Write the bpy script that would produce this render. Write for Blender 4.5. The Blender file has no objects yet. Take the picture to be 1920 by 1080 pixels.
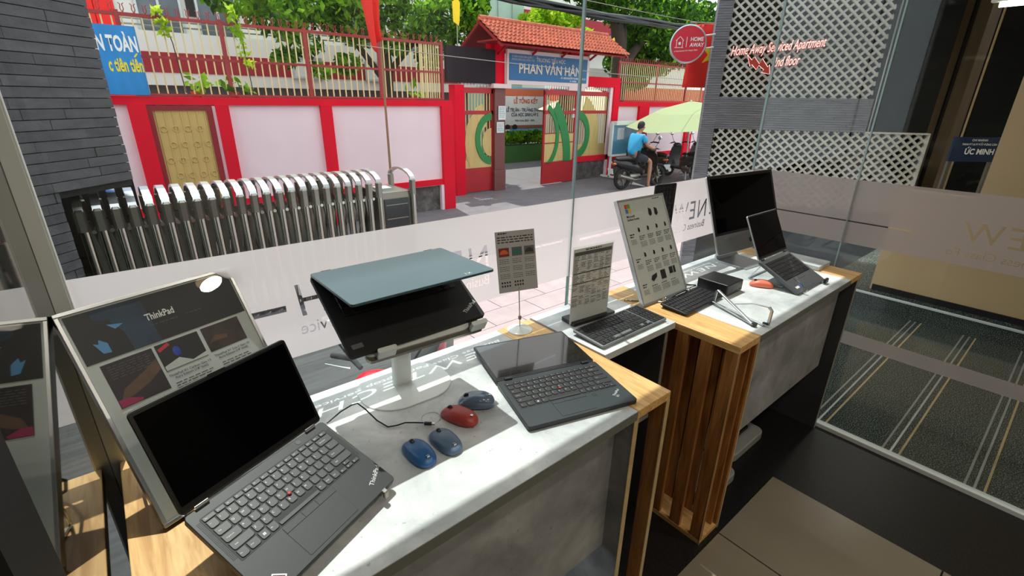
import bpy, math, random
import numpy as np
from mathutils import Vector, Matrix, Euler
from math import sin, cos, pi
R = math.radians
random.seed(7)
S = bpy.context.scene
COL = S.collection

# ---------------------------------------------------------------- camera, sky, sun, lamps, exposure
cd = bpy.data.cameras.new('camera')
cd.sensor_width = 36.0
cd.lens = 899.2 / 1920 * 36
cd.clip_start = 0.02
cd.clip_end = 300
cam = bpy.data.objects.new('camera', cd)
COL.objects.link(cam)
_p, _r, _y = 0.3742, 0.0163, 0.6996
_f = Vector((sin(_y) * cos(_p), cos(_y) * cos(_p), -sin(_p)))
_x = Vector((cos(_y), -sin(_y), 0))
_u = _x.cross(_f)
_rt = cos(_r) * _x + sin(_r) * _u
_up = -sin(_r) * _x + cos(_r) * _u
cam.matrix_world = Matrix(((_rt.x, _up.x, -_f.x, 0), (_rt.y, _up.y, -_f.y, 0), (_rt.z, _up.z, -_f.z, 1.575), (0, 0, 0, 1)))
S.camera = cam

W = bpy.data.worlds.new('sky')
S.world = W
W.use_nodes = True
_bg = W.node_tree.nodes['Background']
_bg.inputs[0].default_value = (0.90, 0.95, 1.0, 1)
_bg.inputs[1].default_value = 1.9

sd = bpy.data.lights.new('sun', 'SUN')
sd.energy = 5.6
sd.angle = R(0.6)
sd.color = (1.0, 0.97, 0.92)
sun = bpy.data.objects.new('sun', sd)
COL.objects.link(sun)
sun.rotation_euler = Vector((0.09, 0.395, 1.0)).to_track_quat('Z', 'Y').to_euler()
sun.location = (2, 8, 20)

LAMPS = [(0.7, -0.5), (2.0, -0.5), (0.7, -2.0), (2.0, -2.0), (-0.9, -2.0), (0.7, -3.3), (2.0, -3.3)]
for lx, ly in LAMPS:
    ld = bpy.data.lights.new('downlight_beam', 'AREA')
    ld.shape = 'DISK'
    ld.size = 0.16
    ld.energy = 8
    ld.color = (1.0, 0.9, 0.76)
    lo = bpy.data.objects.new('downlight_beam', ld)
    COL.objects.link(lo)
    lo.location = (lx, ly, 2.93)

S.view_settings.view_transform = 'Standard'
S.view_settings.look = 'None'
S.view_settings.exposure = 0.0
S.view_settings.gamma = 1.0
S.view_settings.use_curve_mapping = False
S.cycles.use_denoising = True
S.cycles.max_bounces = 10
S.cycles.transparent_max_bounces = 24
S.cycles.caustics_reflective = False
S.cycles.caustics_refractive = False
S.cycles.sample_clamp_indirect = 6.0

# ---------------------------------------------------------------- materials
def lin(c):
    return tuple(((x / 255) / 12.92 if x / 255 <= 0.04045 else ((x / 255 + 0.055) / 1.055) ** 2.4) for x in c)

def base_mat(name):
    m = bpy.data.materials.new(name)
    m.use_nodes = True
    nt = m.node_tree
    return m, nt, nt.nodes['Principled BSDF']

def N(nt, t, **kw):
    n = nt.nodes.new(t)
    for k, v in kw.items():
        setattr(n, k, v)
    return n

def pos_noise(nt, vs, detail=5, rough=0.55, dist=0.0):
    g = N(nt, 'ShaderNodeNewGeometry')
    mp = N(nt, 'ShaderNodeMapping')
    mp.inputs['Scale'].default_value = vs if hasattr(vs, '__len__') else (vs, vs, vs)
    nt.links.new(g.outputs['Position'], mp.inputs['Vector'])
    n = N(nt, 'ShaderNodeTexNoise')
    n.inputs['Scale'].default_value = 1.0
    n.inputs['Detail'].default_value = detail
    n.inputs['Roughness'].default_value = rough
    n.inputs['Distortion'].default_value = dist
    nt.links.new(mp.outputs[0], n.inputs['Vector'])
    return n

def ramp(nt, src, stops):
    r = N(nt, 'ShaderNodeValToRGB')
    while len(r.color_ramp.elements) < len(stops):
        r.color_ramp.elements.new(0.5)
    for e, (p, c) in zip(r.color_ramp.elements, stops):
        e.position = p
        e.color = (*c, 1)
    nt.links.new(src, r.inputs[0])
    return r

def M(name, col, rough=0.5, metal=0.0, var=0.0, vs=8, bump=0.0, bs=None, rnd=0.0, spec=0.5, coat=0.0, emit=0.0, lo=0.32, hi=0.68):
    m, nt, b = base_mat(name)
    c = lin(col)
    b.inputs['Roughness'].default_value = rough
    b.inputs['Metallic'].default_value = metal
    b.inputs['Specular IOR Level'].default_value = spec
    b.inputs['Coat Weight'].default_value = coat
    b.inputs['Base Color'].default_value = (*c, 1)
    out = None
    if var:
        n = pos_noise(nt, vs)
        r = ramp(nt, n.outputs['Fac'], [(lo, tuple(x * (1 - var) for x in c)), (hi, tuple(min(1, x * (1 + var)) for x in c))])
        out = r.outputs[0]
    if rnd:
        oi = N(nt, 'ShaderNodeObjectInfo')
        mr = N(nt, 'ShaderNodeMapRange')
        mr.inputs[3].default_value = 1 - rnd
        mr.inputs[4].default_value = 1 + rnd
        nt.links.new(oi.outputs['Random'], mr.inputs[0])
        mx = N(nt, 'ShaderNodeMix', data_type='RGBA', blend_type='MULTIPLY')
        mx.inputs[0].default_value = 1
        if out:
            nt.links.new(out, mx.inputs[6])
        else:
            mx.inputs[6].default_value = (*c, 1)
        nt.links.new(mr.outputs[0], mx.inputs[7])
        out = mx.outputs[2]
    if out:
        nt.links.new(out, b.inputs['Base Color'])
    if bump:
        n2 = pos_noise(nt, bs or vs)
        bp = N(nt, 'ShaderNodeBump')
        bp.inputs['Strength'].default_value = bump
        bp.inputs['Distance'].default_value = 0.01
        nt.links.new(n2.outputs['Fac'], bp.inputs['Height'])
        nt.links.new(bp.outputs[0], b.inputs['Normal'])
    if emit:
        b.inputs['Emission Color'].default_value = (*c, 1)
        b.inputs['Emission Strength'].default_value = emit
    return m

def concrete(name, base, light, dark, rough=0.45):
    m, nt, b = base_mat(name)
    n = pos_noise(nt, 5.5, 8, 0.62, 0.4)
    r = ramp(nt, n.outputs['Fac'], [(0.30, lin(dark)), (0.5, lin(base)), (0.68, lin(light))])
    n2 = pos_noise(nt, 55, 4, 0.6)
    r2 = ramp(nt, n2.outputs['Fac'], [(0.27, (0.3, 0.3, 0.3)), (0.36, (1, 1, 1))])
    mx = N(nt, 'ShaderNodeMix', data_type='RGBA', blend_type='MULTIPLY')
    mx.inputs[0].default_value = 0.6
    nt.links.new(r.outputs[0], mx.inputs[6])
    nt.links.new(r2.outputs[0], mx.inputs[7])
    nt.links.new(mx.outputs[2], b.inputs['Base Color'])
    b.inputs['Roughness'].default_value = rough
    return m

def wood(name, a, c, vs, rough=0.45):
    m, nt, b = base_mat(name)
    n = pos_noise(nt, vs, 6, 0.6, 0.6)
    r = ramp(nt, n.outputs['Fac'], [(0.33, lin(a)), (0.66, lin(c))])
    nt.links.new(r.outputs[0], b.inputs['Base Color'])
    b.inputs['Roughness'].default_value = rough
    return m

def granite(name, base, fleck, rough, dens=0.66, scale=260):
    m, nt, b = base_mat(name)
    n = pos_noise(nt, scale, 2, 0.5)
    r = ramp(nt, n.outputs['Fac'], [(dens - 0.06, lin(base)), (dens, lin(fleck))])
    nt.links.new(r.outputs[0], b.inputs['Base Color'])
    b.inputs['Roughness'].default_value = rough
    return m

def glass_mat(name, tint, refl=0.09):
    m = bpy.data.materials.new(name)
    m.use_nodes = True
    nt = m.node_tree
    nt.nodes.clear()
    o = N(nt, 'ShaderNodeOutputMaterial')
    t = N(nt, 'ShaderNodeBsdfTransparent')
    t.inputs[0].default_value = (*tint, 1)
    g = N(nt, 'ShaderNodeBsdfGlossy')
    g.inputs['Roughness'].default_value = 0.01
    lw = N(nt, 'ShaderNodeLayerWeight')
    pw = N(nt, 'ShaderNodeMath', operation='POWER')
    pw.inputs[1].default_value = 5.0
    nt.links.new(lw.outputs['Facing'], pw.inputs[0])
    fr = N(nt, 'ShaderNodeMath', operation='MULTIPLY_ADD', use_clamp=True)
    fr.inputs[1].default_value = 0.5
    fr.inputs[2].default_value = refl * 0.35
    nt.links.new(pw.outputs[0], fr.inputs[0])
    mx = N(nt, 'ShaderNodeMixShader')
    nt.links.new(fr.outputs[0], mx.inputs[0])
    nt.links.new(t.outputs[0], mx.inputs[1])
    nt.links.new(g.outputs[0], mx.inputs[2])
    nt.links.new(mx.outputs[0], o.inputs[0])
    return m

def film_mat(name, col, clear=0.1):
    m = bpy.data.materials.new(name)
    m.use_nodes = True
    nt = m.node_tree
    nt.nodes.clear()
    o = N(nt, 'ShaderNodeOutputMaterial')
    t = N(nt, 'ShaderNodeBsdfTranslucent')
    t.inputs[0].default_value = (*lin(col), 1)
    d = N(nt, 'ShaderNodeBsdfDiffuse')
    d.inputs[0].default_value = (*lin(col), 1)
    tr = N(nt, 'ShaderNodeBsdfTransparent')
    rf = N(nt, 'ShaderNodeBsdfRefraction')
    rf.inputs['Color'].default_value = (*lin(col), 1)
    rf.inputs['Roughness'].default_value = 0.62
    rf.inputs['IOR'].default_value = 1.12
    m0 = N(nt, 'ShaderNodeMixShader')
    m0.inputs[0].default_value = 0.26
    nt.links.new(t.outputs[0], m0.inputs[1])
    nt.links.new(rf.outputs[0], m0.inputs[2])
    m1 = N(nt, 'ShaderNodeMixShader')
    m1.inputs[0].default_value = 0.14
    nt.links.new(m0.outputs[0], m1.inputs[1])
    nt.links.new(d.outputs[0], m1.inputs[2])
    m2 = N(nt, 'ShaderNodeMixShader')
    m2.inputs[0].default_value = clear
    nt.links.new(m1.outputs[0], m2.inputs[1])
    nt.links.new(tr.outputs[0], m2.inputs[2])
    nt.links.new(m2.outputs[0], o.inputs[0])
    return m

def leaf_mat(name, a, c):
    m = bpy.data.materials.new(name)
    m.use_nodes = True
    nt = m.node_tree
    nt.nodes.clear()
    o = N(nt, 'ShaderNodeOutputMaterial')
    n = pos_noise(nt, 2.2, 3)
    r = ramp(nt, n.outputs['Fac'], [(0.38, lin(a)), (0.62, lin(c))])
    t = N(nt, 'ShaderNodeBsdfTranslucent')
    d = N(nt, 'ShaderNodeBsdfDiffuse')
    nt.links.new(r.outputs[0], t.inputs[0])
    nt.links.new(r.outputs[0], d.inputs[0])
    mx = N(nt, 'ShaderNodeMixShader')
    mx.inputs[0].default_value = 0.5
    nt.links.new(t.outputs[0], mx.inputs[1])
    nt.links.new(d.outputs[0], mx.inputs[2])
    nt.links.new(mx.outputs[0], o.inputs[0])
    return m

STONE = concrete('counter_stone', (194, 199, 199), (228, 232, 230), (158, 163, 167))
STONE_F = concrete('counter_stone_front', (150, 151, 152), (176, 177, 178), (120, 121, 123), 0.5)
WOODX = wood('oak_along_y', (186, 138, 78), (230, 188, 124), (70, 6, 70))
WOODZ = wood('oak_along_z', (128, 78, 36), (180, 124, 66), (60, 60, 5))
OAK_EDGE = M('oak_edge', (190, 165, 120), 0.5, var=0.1, vs=20)
LAM_EDGE = M('laminate_edge', (150, 148, 138), 0.5)
EDGE_SHADE = M('stone_edge_shade', (104, 107, 101), .5)  # shade on the stone's front edge, put into a darker grey
CHAR_SHADE = M('dark_stone_and_shade', (58, 58, 60), 0.5, var=0.15, vs=6)  # dark stone, and grey stone with its shade put into the colour
BLACK_GR = granite('black_granite', (18, 18, 19), (64, 66, 64), 0.42)
DARK_GR = granite('dark_granite', (52, 58, 55), (128, 138, 132), 0.12, 0.6, 180)
TILE = M('porcelain_tile', (140, 132, 116), 0.24, var=0.06, vs=2)
GLASS = glass_mat('window_glass', (0.93, 0.96, 0.95))
GLASS_EDGE = M('glass_joint', (150, 175, 175), 0.2, spec=0.8)
FILM = film_mat('frosted_film', (238, 228, 227), 0.10)
ALU = M('aluminium', (196, 202, 200), 0.35, 0.6, var=0.05, vs=20)
ALU_W = M('white_aluminium', (228, 234, 232), 0.4)
MIRROR = M('dark_mirror_panel', (120, 122, 116), 0.03, 1.0)
DARKWALL = M('dark_wall_paint', (52, 52, 52), 0.6, var=0.1, vs=3)
ROOMWALL = M('room_wall_paint', (185, 182, 174), 0.7, var=0.03, vs=3)
CEIL = M('ceiling_paint', (200, 200, 196), 0.8)
LAMPM = M('lamp_lens', (255, 225, 170), 0.4, emit=6.0)
LAPB = M('laptop_black', (44, 46, 47), 0.5, var=0.05, vs=90)
LAPT = M('laptop_teal_grey', (28, 37, 40), 0.42)
LAP_SHEEN = M('laptop_lid_sky_sheen', (58, 82, 88), 0.3)  # lighter teal carries the sky sheen on the riser laptop's lid
LAPS = M('laptop_storm_grey', (92, 96, 100), 0.4, 0.5)
KEY = M('key_grey', (66, 68, 69), 0.45)
KEYB = M('key_black', (26, 27, 29), 0.45)
KEYWELL = M('key_well', (14, 15, 15), 0.6)
SCREEN = M('screen_glass', (3, 3, 4), 0.06, spec=0.05)
SCREEN_M = M('screen_matte', (6, 7, 8), 0.14, spec=1.0, coat=0.8)
BEZEL = M('bezel_black', (12, 12, 13), 0.3)
LEGEND = M('legend_white', (225, 228, 228), 0.5)
REDNUB = M('pointing_nub_red', (190, 60, 66), 0.6)
CHROME = M('chrome', (215, 215, 215), 0.12, 1.0)
STEEL = M('stainless_steel', (176, 176, 166), 0.2, 1.0)
STEEL_D = M('stainless_dull', (150, 146, 136), 0.35, 0.9)
SILV = M('silver_aluminium', (196, 200, 202), 0.3, 0.8)
WHITE_P = M('white_painted_metal', (222, 228, 226), 0.22, spec=0.5)
PAPER = M('paper_white', (218, 220, 220), 0.7)
PAPER_G = M('poster_paper', (206, 210, 206), 0.6)
CARDM = M('card_grey', (170, 170, 170), 0.6)
INK = M('ink_black', (26, 27, 29), 0.7)
INKG = M('ink_grey', (92, 92, 92), 0.7)
INKB = M('ink_navy', (52, 66, 92), 0.7)
BLACKP = M('black_plastic', (22, 22, 24), 0.4)
BLACKM = M('black_matte', (14, 14, 15), 0.7)
ACRYL = glass_mat('clear_acrylic', (0.97, 0.98, 0.98), 0.05)
PINKW = M('wall_pink', (244, 216, 222), 0.85, var=0.04, vs=1.2, spec=.2)
REDW = M('wall_red', (226, 6, 44), 0.8, var=0.06, vs=2, spec=.2)
REDD = M('gate_red', (178, 22, 34), 0.5, var=0.1, vs=3)
REDF = M('fence_red', (158, 44, 46), 0.5, var=0.1, vs=3)
MAROON = M('door_frame_maroon', (142, 18, 34), 0.6)
PICKET = M('picket_cream', (228, 206, 150), 0.6)
BAMBOO = M('gate_bamboo_yellow', (206, 178, 112), 0.6, var=0.12, vs=(30, 30, 2))
YELDOOR = M('steel_door_yellow', (206, 172, 104), 0.6, var=0.05, vs=2)
GREENP = M('gate_green', (34, 128, 62), 0.5)
BRICKP = M('brick_brown_tile', (118, 64, 60), 0.5, var=0.08, vs=6)
PLINTH = concrete('plinth_dirty', (88, 80, 78), (122, 114, 110), (52, 48, 46), 0.85)
TERRA = M('terracotta', (176, 88, 62), 0.75, var=0.16, vs=5, rnd=0.16)
SIGNB = M('sign_blue', (30, 98, 150), 0.5)
SIGNW = M('sign_frame_pink', (232, 206, 204), 0.6)
ASPH = M('asphalt', (112, 106, 110), 0.85, var=0.12, vs=3, bump=0.2, bs=60)
PAVER = M('pink_granite_paver', (170, 150, 151), 0.6, var=0.07, vs=6, rnd=0.04)
DECK = M('dark_deck_stone', (50, 52, 53), 0.6, var=0.55, vs=(1.2, 22, 2))
SLATE = M('slate_strip', (78, 78, 80), 0.75, var=0.22, vs=(5, 5, 14), bump=0.5, bs=30, rnd=0.16)
SLATE2 = M('slate_pillar_strip', (116, 116, 122), 0.7, var=0.25, vs=(6, 6, 50), bump=0.3, bs=40, rnd=0.12)
LATT = M('lattice_concrete', (204, 202, 192), 0.8, var=0.12, vs=10)
NICHE = M('niche_black', (10, 10, 11), 0.8)
BANNERB = M('banner_blue', (34, 132, 200), 0.5, var=0.25, vs=(3, 3, 0.6))
YEL = M('text_yellow', (244, 220, 60), 0.6)
WHT = M('text_white', (244, 244, 240), 0.6)
FLAGR = M('flag_red', (236, 30, 22), 0.7)
FLAGY = M('flag_yellow', (250, 212, 30), 0.7)
SIGNR = M('sign_red', (212, 40, 62), 0.4)
BARK = M('bark', (58, 48, 40), 0.9, var=0.25, vs=6)
LEAF1 = leaf_mat('leaf_green', (52, 104, 28), (140, 190, 52))
LEAF2 = leaf_mat('leaf_dark', (30, 62, 26), (74, 118, 44))
LEAF3 = leaf_mat('leaf_bright', (130, 180, 30), (196, 220, 70))
BLDW = M('building_white', (226, 224, 216), 0.8, var=0.03, vs=1)
BLDR = M('building_red_band', (158, 28, 42), 0.7)
BLDG = M('building_pale_green', (176, 202, 186), 0.8, var=0.04, vs=1)
BLDK = M('building_grey', (104, 106, 104), 0.8)
WINDK = M('window_dark', (92, 100, 108), 0.15, var=0.2, vs=2)
BEIGE = M('beige_wall', (208, 178, 134), 0.7, var=0.03, vs=2)
BROWN = M('brown_door', (112, 96, 72), 0.5, var=0.2, vs=(10, 10, 1))
SKIN = M('skin', (172, 120, 92), 0.6)
SHIRT = M('shirt_blue', (52, 158, 204), 0.8, var=0.06, vs=14)
SHORT = M('shorts_dark', (30, 38, 48), 0.8)
HAIR = M('hair_black', (20, 18, 18), 0.7)
RUBBER = M('rubber_black', (24, 24, 25), 0.8)
SCOOT = M('scooter_black', (22, 23, 25), 0.25)
SCOOTR = M('scooter_red', (196, 24, 42), 0.25)
SCOOTG = M('scooter_grey', (60, 62, 66), 0.3)
UMB = M('umbrella_green', (146, 156, 114), 0.8)
MUSTARD = M('tent_cream', (232, 214, 176), 0.8)
TEAL = M('notice_teal', (74, 142, 172), 0.4)
NEON = M('neon_pink', (255, 214, 204), 0.4, emit=0.9)
NEONB = M('neon_backing', (190, 62, 50), 0.5)
SPOTL = M('tail_orange', (200, 96, 30), 0.3)
HIVIS = M('raincoat_lime', (196, 220, 110), 0.7)

# ---------------------------------------------------------------- mesh builder
class MB:
    def __init__(s):
        s.v, s.f, s.mi, s.cur = [], [], [], 0
    def add(s, vs, fs, T=None):
        b = len(s.v)
        s.v += [tuple(T @ Vector(p)) if T else tuple(p) for p in vs]
        s.f += [tuple(i + b for i in f) for f in fs]
        s.mi += [s.cur] * len(fs)
        return s
    def box(s, x0, x1, y0, y1, z0, z1, T=None):
        return s.add([(x0, y0, z0), (x1, y0, z0), (x1, y1, z0), (x0, y1, z0), (x0, y0, z1), (x1, y0, z1), (x1, y1, z1), (x0, y1, z1)],
                     [(3, 2, 1, 0), (4, 5, 6, 7), (0, 1, 5, 4), (1, 2, 6, 5), (2, 3, 7, 6), (3, 0, 4, 7)], T)
    def prism(s, poly, z0, z1, T=None):
        n = len(poly)
        return s.add([(x, y, z0) for x, y in poly] + [(x, y, z1) for x, y in poly],
                     [tuple(range(n - 1, -1, -1)), tuple(range(n, 2 * n))] + [(i, (i + 1) % n, n + (i + 1) % n, n + i) for i in range(n)], T)
    def loft(s, rings, cap=True, T=None):
        n = len(rings[0])
        vs = [p for r in rings for p in r]
        fs = []
        for k in range(len(rings) - 1):
            for i in range(n):
                a, b2 = k * n + i, k * n + (i + 1) % n
                fs.append((a, b2, b2 + n, a + n))
        if cap:
            fs.append(tuple(range(n - 1, -1, -1)))
            m = (len(rings) - 1) * n
            fs.append(tuple(range(m, m + n)))
        return s.add(vs, fs, T)
    def tube(s, pts, r, n=8, closed=False, T=None, flat=1.0, up=None):
        P = [Vector(p) for p in pts]
        L = len(P)
        rings = []
        ref = Vector(up) if up else None
        for i in range(L):
            if closed:
                d = P[(i + 1) % L] - P[i - 1]
            else:
                d = P[min(i + 1, L - 1)] - P[max(i - 1, 0)]
            d.normalize()
            if ref is None:
                ref = Vector((0, 0, 1)) if abs(d.z) < 0.9 else Vector((1, 0, 0))
            u = (ref - d * ref.dot(d)).normalized()
            w = d.cross(u)
            if not up:
                ref = u
            rr = r[i] if hasattr(r, '__len__') else r
            off = pi / 4 if n == 4 else 0
            rings.append([P[i] + (u * cos(2 * pi * k / n + off) * flat + w * sin(2 * pi * k / n + off)) * rr for k in range(n)])
        if closed:
            rings.append(rings[0])
            return s.loft(rings, False, T)
        return s.loft(rings, True, T)
    def lathe(s, prof, n=24, c=(0, 0, 0), T=None):
        rings = [[(c[0] + r * cos(2 * pi * k / n), c[1] + r * sin(2 * pi * k / n), c[2] + z) for k in range(n)] for r, z in prof]
        return s.loft(rings, True, T)
    def quad(s, a, b, c, d, T=None):
        return s.add([a, b, c, d], [(0, 1, 2, 3)], T)
    def poly(s, pts, T=None):
        return s.add(pts, [tuple(range(len(pts)))], T)
    def ell(s, c, r, n=12, m=8, T=None):
        rings = []
        for j in range(m + 1):
            a = -pi / 2 + pi * j / m
            q = max(cos(a), 0.02)
            rings.append([(c[0] + r[0] * q * cos(2 * pi * k / n), c[1] + r[1] * q * sin(2 * pi * k / n), c[2] + r[2] * sin(a)) for k in range(n)])
        return s.loft(rings, True, T)
    def mesh(s, name, mats, smooth=None):
        me = bpy.data.meshes.new(name)
        me.from_pydata(s.v, [], s.f)
        for m in (mats if isinstance(mats, (list, tuple)) else [mats]):
            me.materials.append(m)
        if s.cur:
            me.polygons.foreach_set('material_index', s.mi)
        if smooth is not None:
            me.polygons.foreach_set('use_smooth', [True] * len(me.polygons))
            me.set_sharp_from_angle(angle=R(smooth))
        me.update()
        return me
    def obj(s, name, mats, parent=None, loc=(0, 0, 0), rot=(0, 0, 0), smooth=None, bevel=0, **kw):
        return link(name, s.mesh(name, mats, smooth), parent, loc, rot, bevel, **kw)

STUFFN = ('print_small_text', 'print_product_pictures')
def link(name, me, parent=None, loc=(0, 0, 0), rot=(0, 0, 0), bevel=0, label=None, cat=None, group=None, kind=None):
    o = bpy.data.objects.new(name, me)
    COL.objects.link(o)
    o.parent = parent
    o.location = loc
    o.rotation_euler = rot
    if bevel:
        md = o.modifiers.new('bevel', 'BEVEL')
        md.width = bevel
        md.segments = 2
        md.limit_method = 'ANGLE'
        md.angle_limit = R(40)
    return tag(o, label, cat, group, kind or ('stuff' if name in STUFFN else None))

def tag(o, label=None, cat=None, group=None, kind=None):
    for k, v in (('label', label), ('category', cat), ('group', group), ('kind', kind)):
        if v:
            o[k] = v
    return o

def thing(name, label, cat, loc=(0, 0, 0), rot=(0, 0, 0), group=None):
    o = bpy.data.objects.new(name, None)
    o.empty_display_size = 0.05
    COL.objects.link(o)
    o.location = loc
    o.rotation_euler = rot
    return tag(o, label, cat, group)

def struct(name, mb, mat, parent=None, smooth=None, bevel=0, **kw):
    o = mb.obj(name, mat, parent, smooth=smooth, bevel=bevel, **kw)
    if parent is None:
        o['kind'] = 'structure'
    return o

_cube = {}
def piece(name, parent, mat, loc, size, rot=(0, 0, 0)):
    if mat.name not in _cube:
        _cube[mat.name] = MB().box(-.5, .5, -.5, .5, -.5, .5).mesh('block_' + mat.name, mat)
    o = link(name, _cube[mat.name], parent, loc, rot)
    o.scale = size
    return o

def copy_tree(o, parent=None):
    c = o.copy()
    COL.objects.link(c)
    c.parent = parent
    for ch in list(o.children):
        copy_tree(ch, c)
    return c

def rr(w, d, r, n=4, cx=0, cy=0):
    out = []
    for sx, sy, a0 in ((1, 1, 0), (-1, 1, 90), (-1, -1, 180), (1, -1, 270)):
        for k in range(n + 1):
            a = R(a0 + 90 * k / n)
            out.append((cx + sx * (w / 2 - r) + r * cos(a), cy + sy * (d / 2 - r) + r * sin(a)))
    return out

TXT = []
def text(body, size, mat, parent, loc, rot=(0, 0, 0), align='LEFT', off=0.0, ext=0.0, shear=0.0, name='lettering', sx=1.0, line=1.0, bev=0.0):
    c = bpy.data.curves.new(name, 'FONT')
    c.body = body
    c.size = size
    c.align_x = align
    c.offset = off * size
    c.extrude = ext
    c.shear = shear
    c.space_line = line
    c.bevel_depth = bev
    c.resolution_u = 3
    c.materials.append(mat)
    o = bpy.data.objects.new(name, c)
    COL.objects.link(o)
    o.parent = parent
    o.location = loc
    o.rotation_euler = rot
    o.scale = (sx, 1, 1)
    TXT.append(o)
    return o

UPR = (pi / 2, 0, 0)          # lettering standing upright, read from -Y

def dashes(mb, x0, x1, z, h, y, avg=0.02, gap=0.3, rnd=random):
    """one line of unreadably small print, as ink dashes on the XZ plane"""
    x = x0
    while x < x1 - avg * .3:
        w = min(avg * rnd.uniform(.5, 1.5), x1 - x)
        mb.quad((x, y, z), (x + w, y, z), (x + w, y, z + h), (x, y, z + h))
        x += w + avg * gap
    return mb

def rect(mb, x0, x1, z0, z1, y):
    return mb.quad((x0, y, z0), (x1, y, z0), (x1, y, z1), (x0, y, z1))

T = 0.853          # counter top
G = -1.03          # street level
YG = 1.157         # front glass
XR = 2.605         # right glass

# ---------------------------------------------------------------- room shell
fl = struct('floor', MB().box(-2.6, XR + .02, -4.1, YG + .03, -.12, 0), BLACK_GR)
tiles_x = [(1.537, 2.015), (.934, 1.531), (.331, .928), (-.272, .325), (-.875, -.278), (-1.478, -.881), (-2.081, -1.484)]
for ix, (a, b) in enumerate(tiles_x):
    y1 = .542
    for k in range(8):
        y0 = max(y1 - .597, -4.0)
        if y1 - y0 > .05 and not (a < -.14 and y1 > .2):
            piece('tile', fl, TILE, ((a + b) / 2, (y0 + y1) / 2, .002), (b - a, y1 - y0, .012))
        y1 -= .603
struct('ceiling', MB().box(-2.6, XR + .1, -4.1, YG + .05, 3.0, 3.12), CEIL)
struct('wall_back', MB().box(-2.6, XR + .1, -4.2, -4.1, -.1, 3.1), ROOMWALL)
struct('wall_left', MB().box(-2.7, -2.6, -4.1, .56, -.1, 3.1).box(-2.6, -.30, .50, .556, -.1, 3.1), DARKWALL)
struct('trim_1', MB().box(-.30, -.1265, .50, YG + .02, -.1, 3.0), MIRROR)
struct('trim_2', MB().box(-.30, -.122, .44, .556, -.1, 3.0), BLACKM)
struct('wall_right', MB().box(XR - .04, XR + .1, -4.1, -1.6, -.1, 3.1), ROOMWALL)
struct('wall_front', MB().box(-.3, XR + .05, YG - .04, YG + .06, 2.42, 3.0), ROOMWALL)  # unseen header, lower edge set to keep the sun off the floor
struct('trim_3', MB().box(-.1265, -.102, 1.142, 1.166, -.1, 2.42).box(-.102, -.0995, 1.144, 1.166, -.1, 2.42), ALU_W, bevel=.002)
struct('trim_4', MB().box(-.1265, XR, YG - .02, YG + .02, -.02, .03), ALU)
struct('trim_5', MB().box(XR - .022, XR + .018, -1.6, YG, -.02, .022), ALU_W, bevel=.003)
for k, (lx, ly) in enumerate(LAMPS):
    t = thing('downlight', 'round warm recessed ceiling downlight above the shop floor', 'lamp', (lx, ly, 2.985), group='ceiling downlights')
    MB().lathe([(.10, .012), (.10, 0), (.085, -.004), (.08, .008)], 20).obj('trim_ring', CHROME, t, smooth=40)
    MB().lathe([(.0805, .006), (.0805, .003), (.01, .002)], 20).obj('lens', LAMPM, t)

w1 = struct('window_1', MB().box(-.12, XR, YG - .004, YG + .004, 2.40, 2.42), ALU)
for a, b in ((-.106, 1.243), (1.250, XR - .006)):
    MB().box(a, b, YG - .004, YG + .004, .03, 2.40).obj('pane', GLASS, w1)
MB().box(1.243, 1.250, YG - .005, YG + .005, .03, 2.40).obj('glazing_joint', GLASS_EDGE, w1)
MB().box(XR - .006, XR + .004, YG - .005, YG + .005, .03, 2.40).obj('glazing_joint', GLASS_EDGE, w1)
w2 = struct('window_2', MB().box(XR - .004, XR + .004, -1.6, YG, 2.40, 2.42), ALU)
for a, b in ((-1.6, .680), (.686, YG - .006)):
    MB().box(XR - .004, XR + .004, a, b, .022, 2.40).obj('pane', GLASS, w2)
MB().box(XR - .005, XR + .005, .680, .686, .022, 2.40).obj('glazing_joint', GLASS_EDGE, w2)
struct('wall_upper', MB().box(XR - .03, XR + .06, -1.6, YG, 2.42, 3.0), ROOMWALL)

# frosted film with clear-cut lettering, read from the street (so mirrored in here)
def font_splines(body, size, off=0.0, shear=0.0, space=1.0):
    c = bpy.data.curves.new('cut', 'FONT')
    c.body = body
    c.size = size
    c.offset = off * size
    c.shear = shear
    c.space_character = space
    c.resolution_u = 3
    c.fill_mode = 'NONE'
    o = bpy.data.objects.new('cut', c)
    COL.objects.link(o)
    for q in bpy.context.selected_objects:
        q.select_set(False)
    bpy.context.view_layer.objects.active = o
    o.select_set(True)
    bpy.ops.object.convert(target='CURVE')
    o = bpy.context.view_layer.objects.active
    out = []
    for sp in o.data.splines:
        pts = []
        bp = sp.bezier_points
        n = len(bp)
        for i in range(n):
            a, b = bp[i], bp[(i + 1) % n]
            straight = a.handle_right_type in ('VECTOR',) and b.handle_left_type in ('VECTOR',)
            st = 1 if straight else 4
            for k in range(st):
                t = k / st
                p = a.co * (1 - t) ** 3 + a.handle_right * 3 * t * (1 - t) ** 2 + b.handle_left * 3 * t * t * (1 - t) + b.co * t ** 3
                pts.append((p.x, p.y))
        out.append(pts)
    bpy.data.objects.remove(o)
    return out

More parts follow.
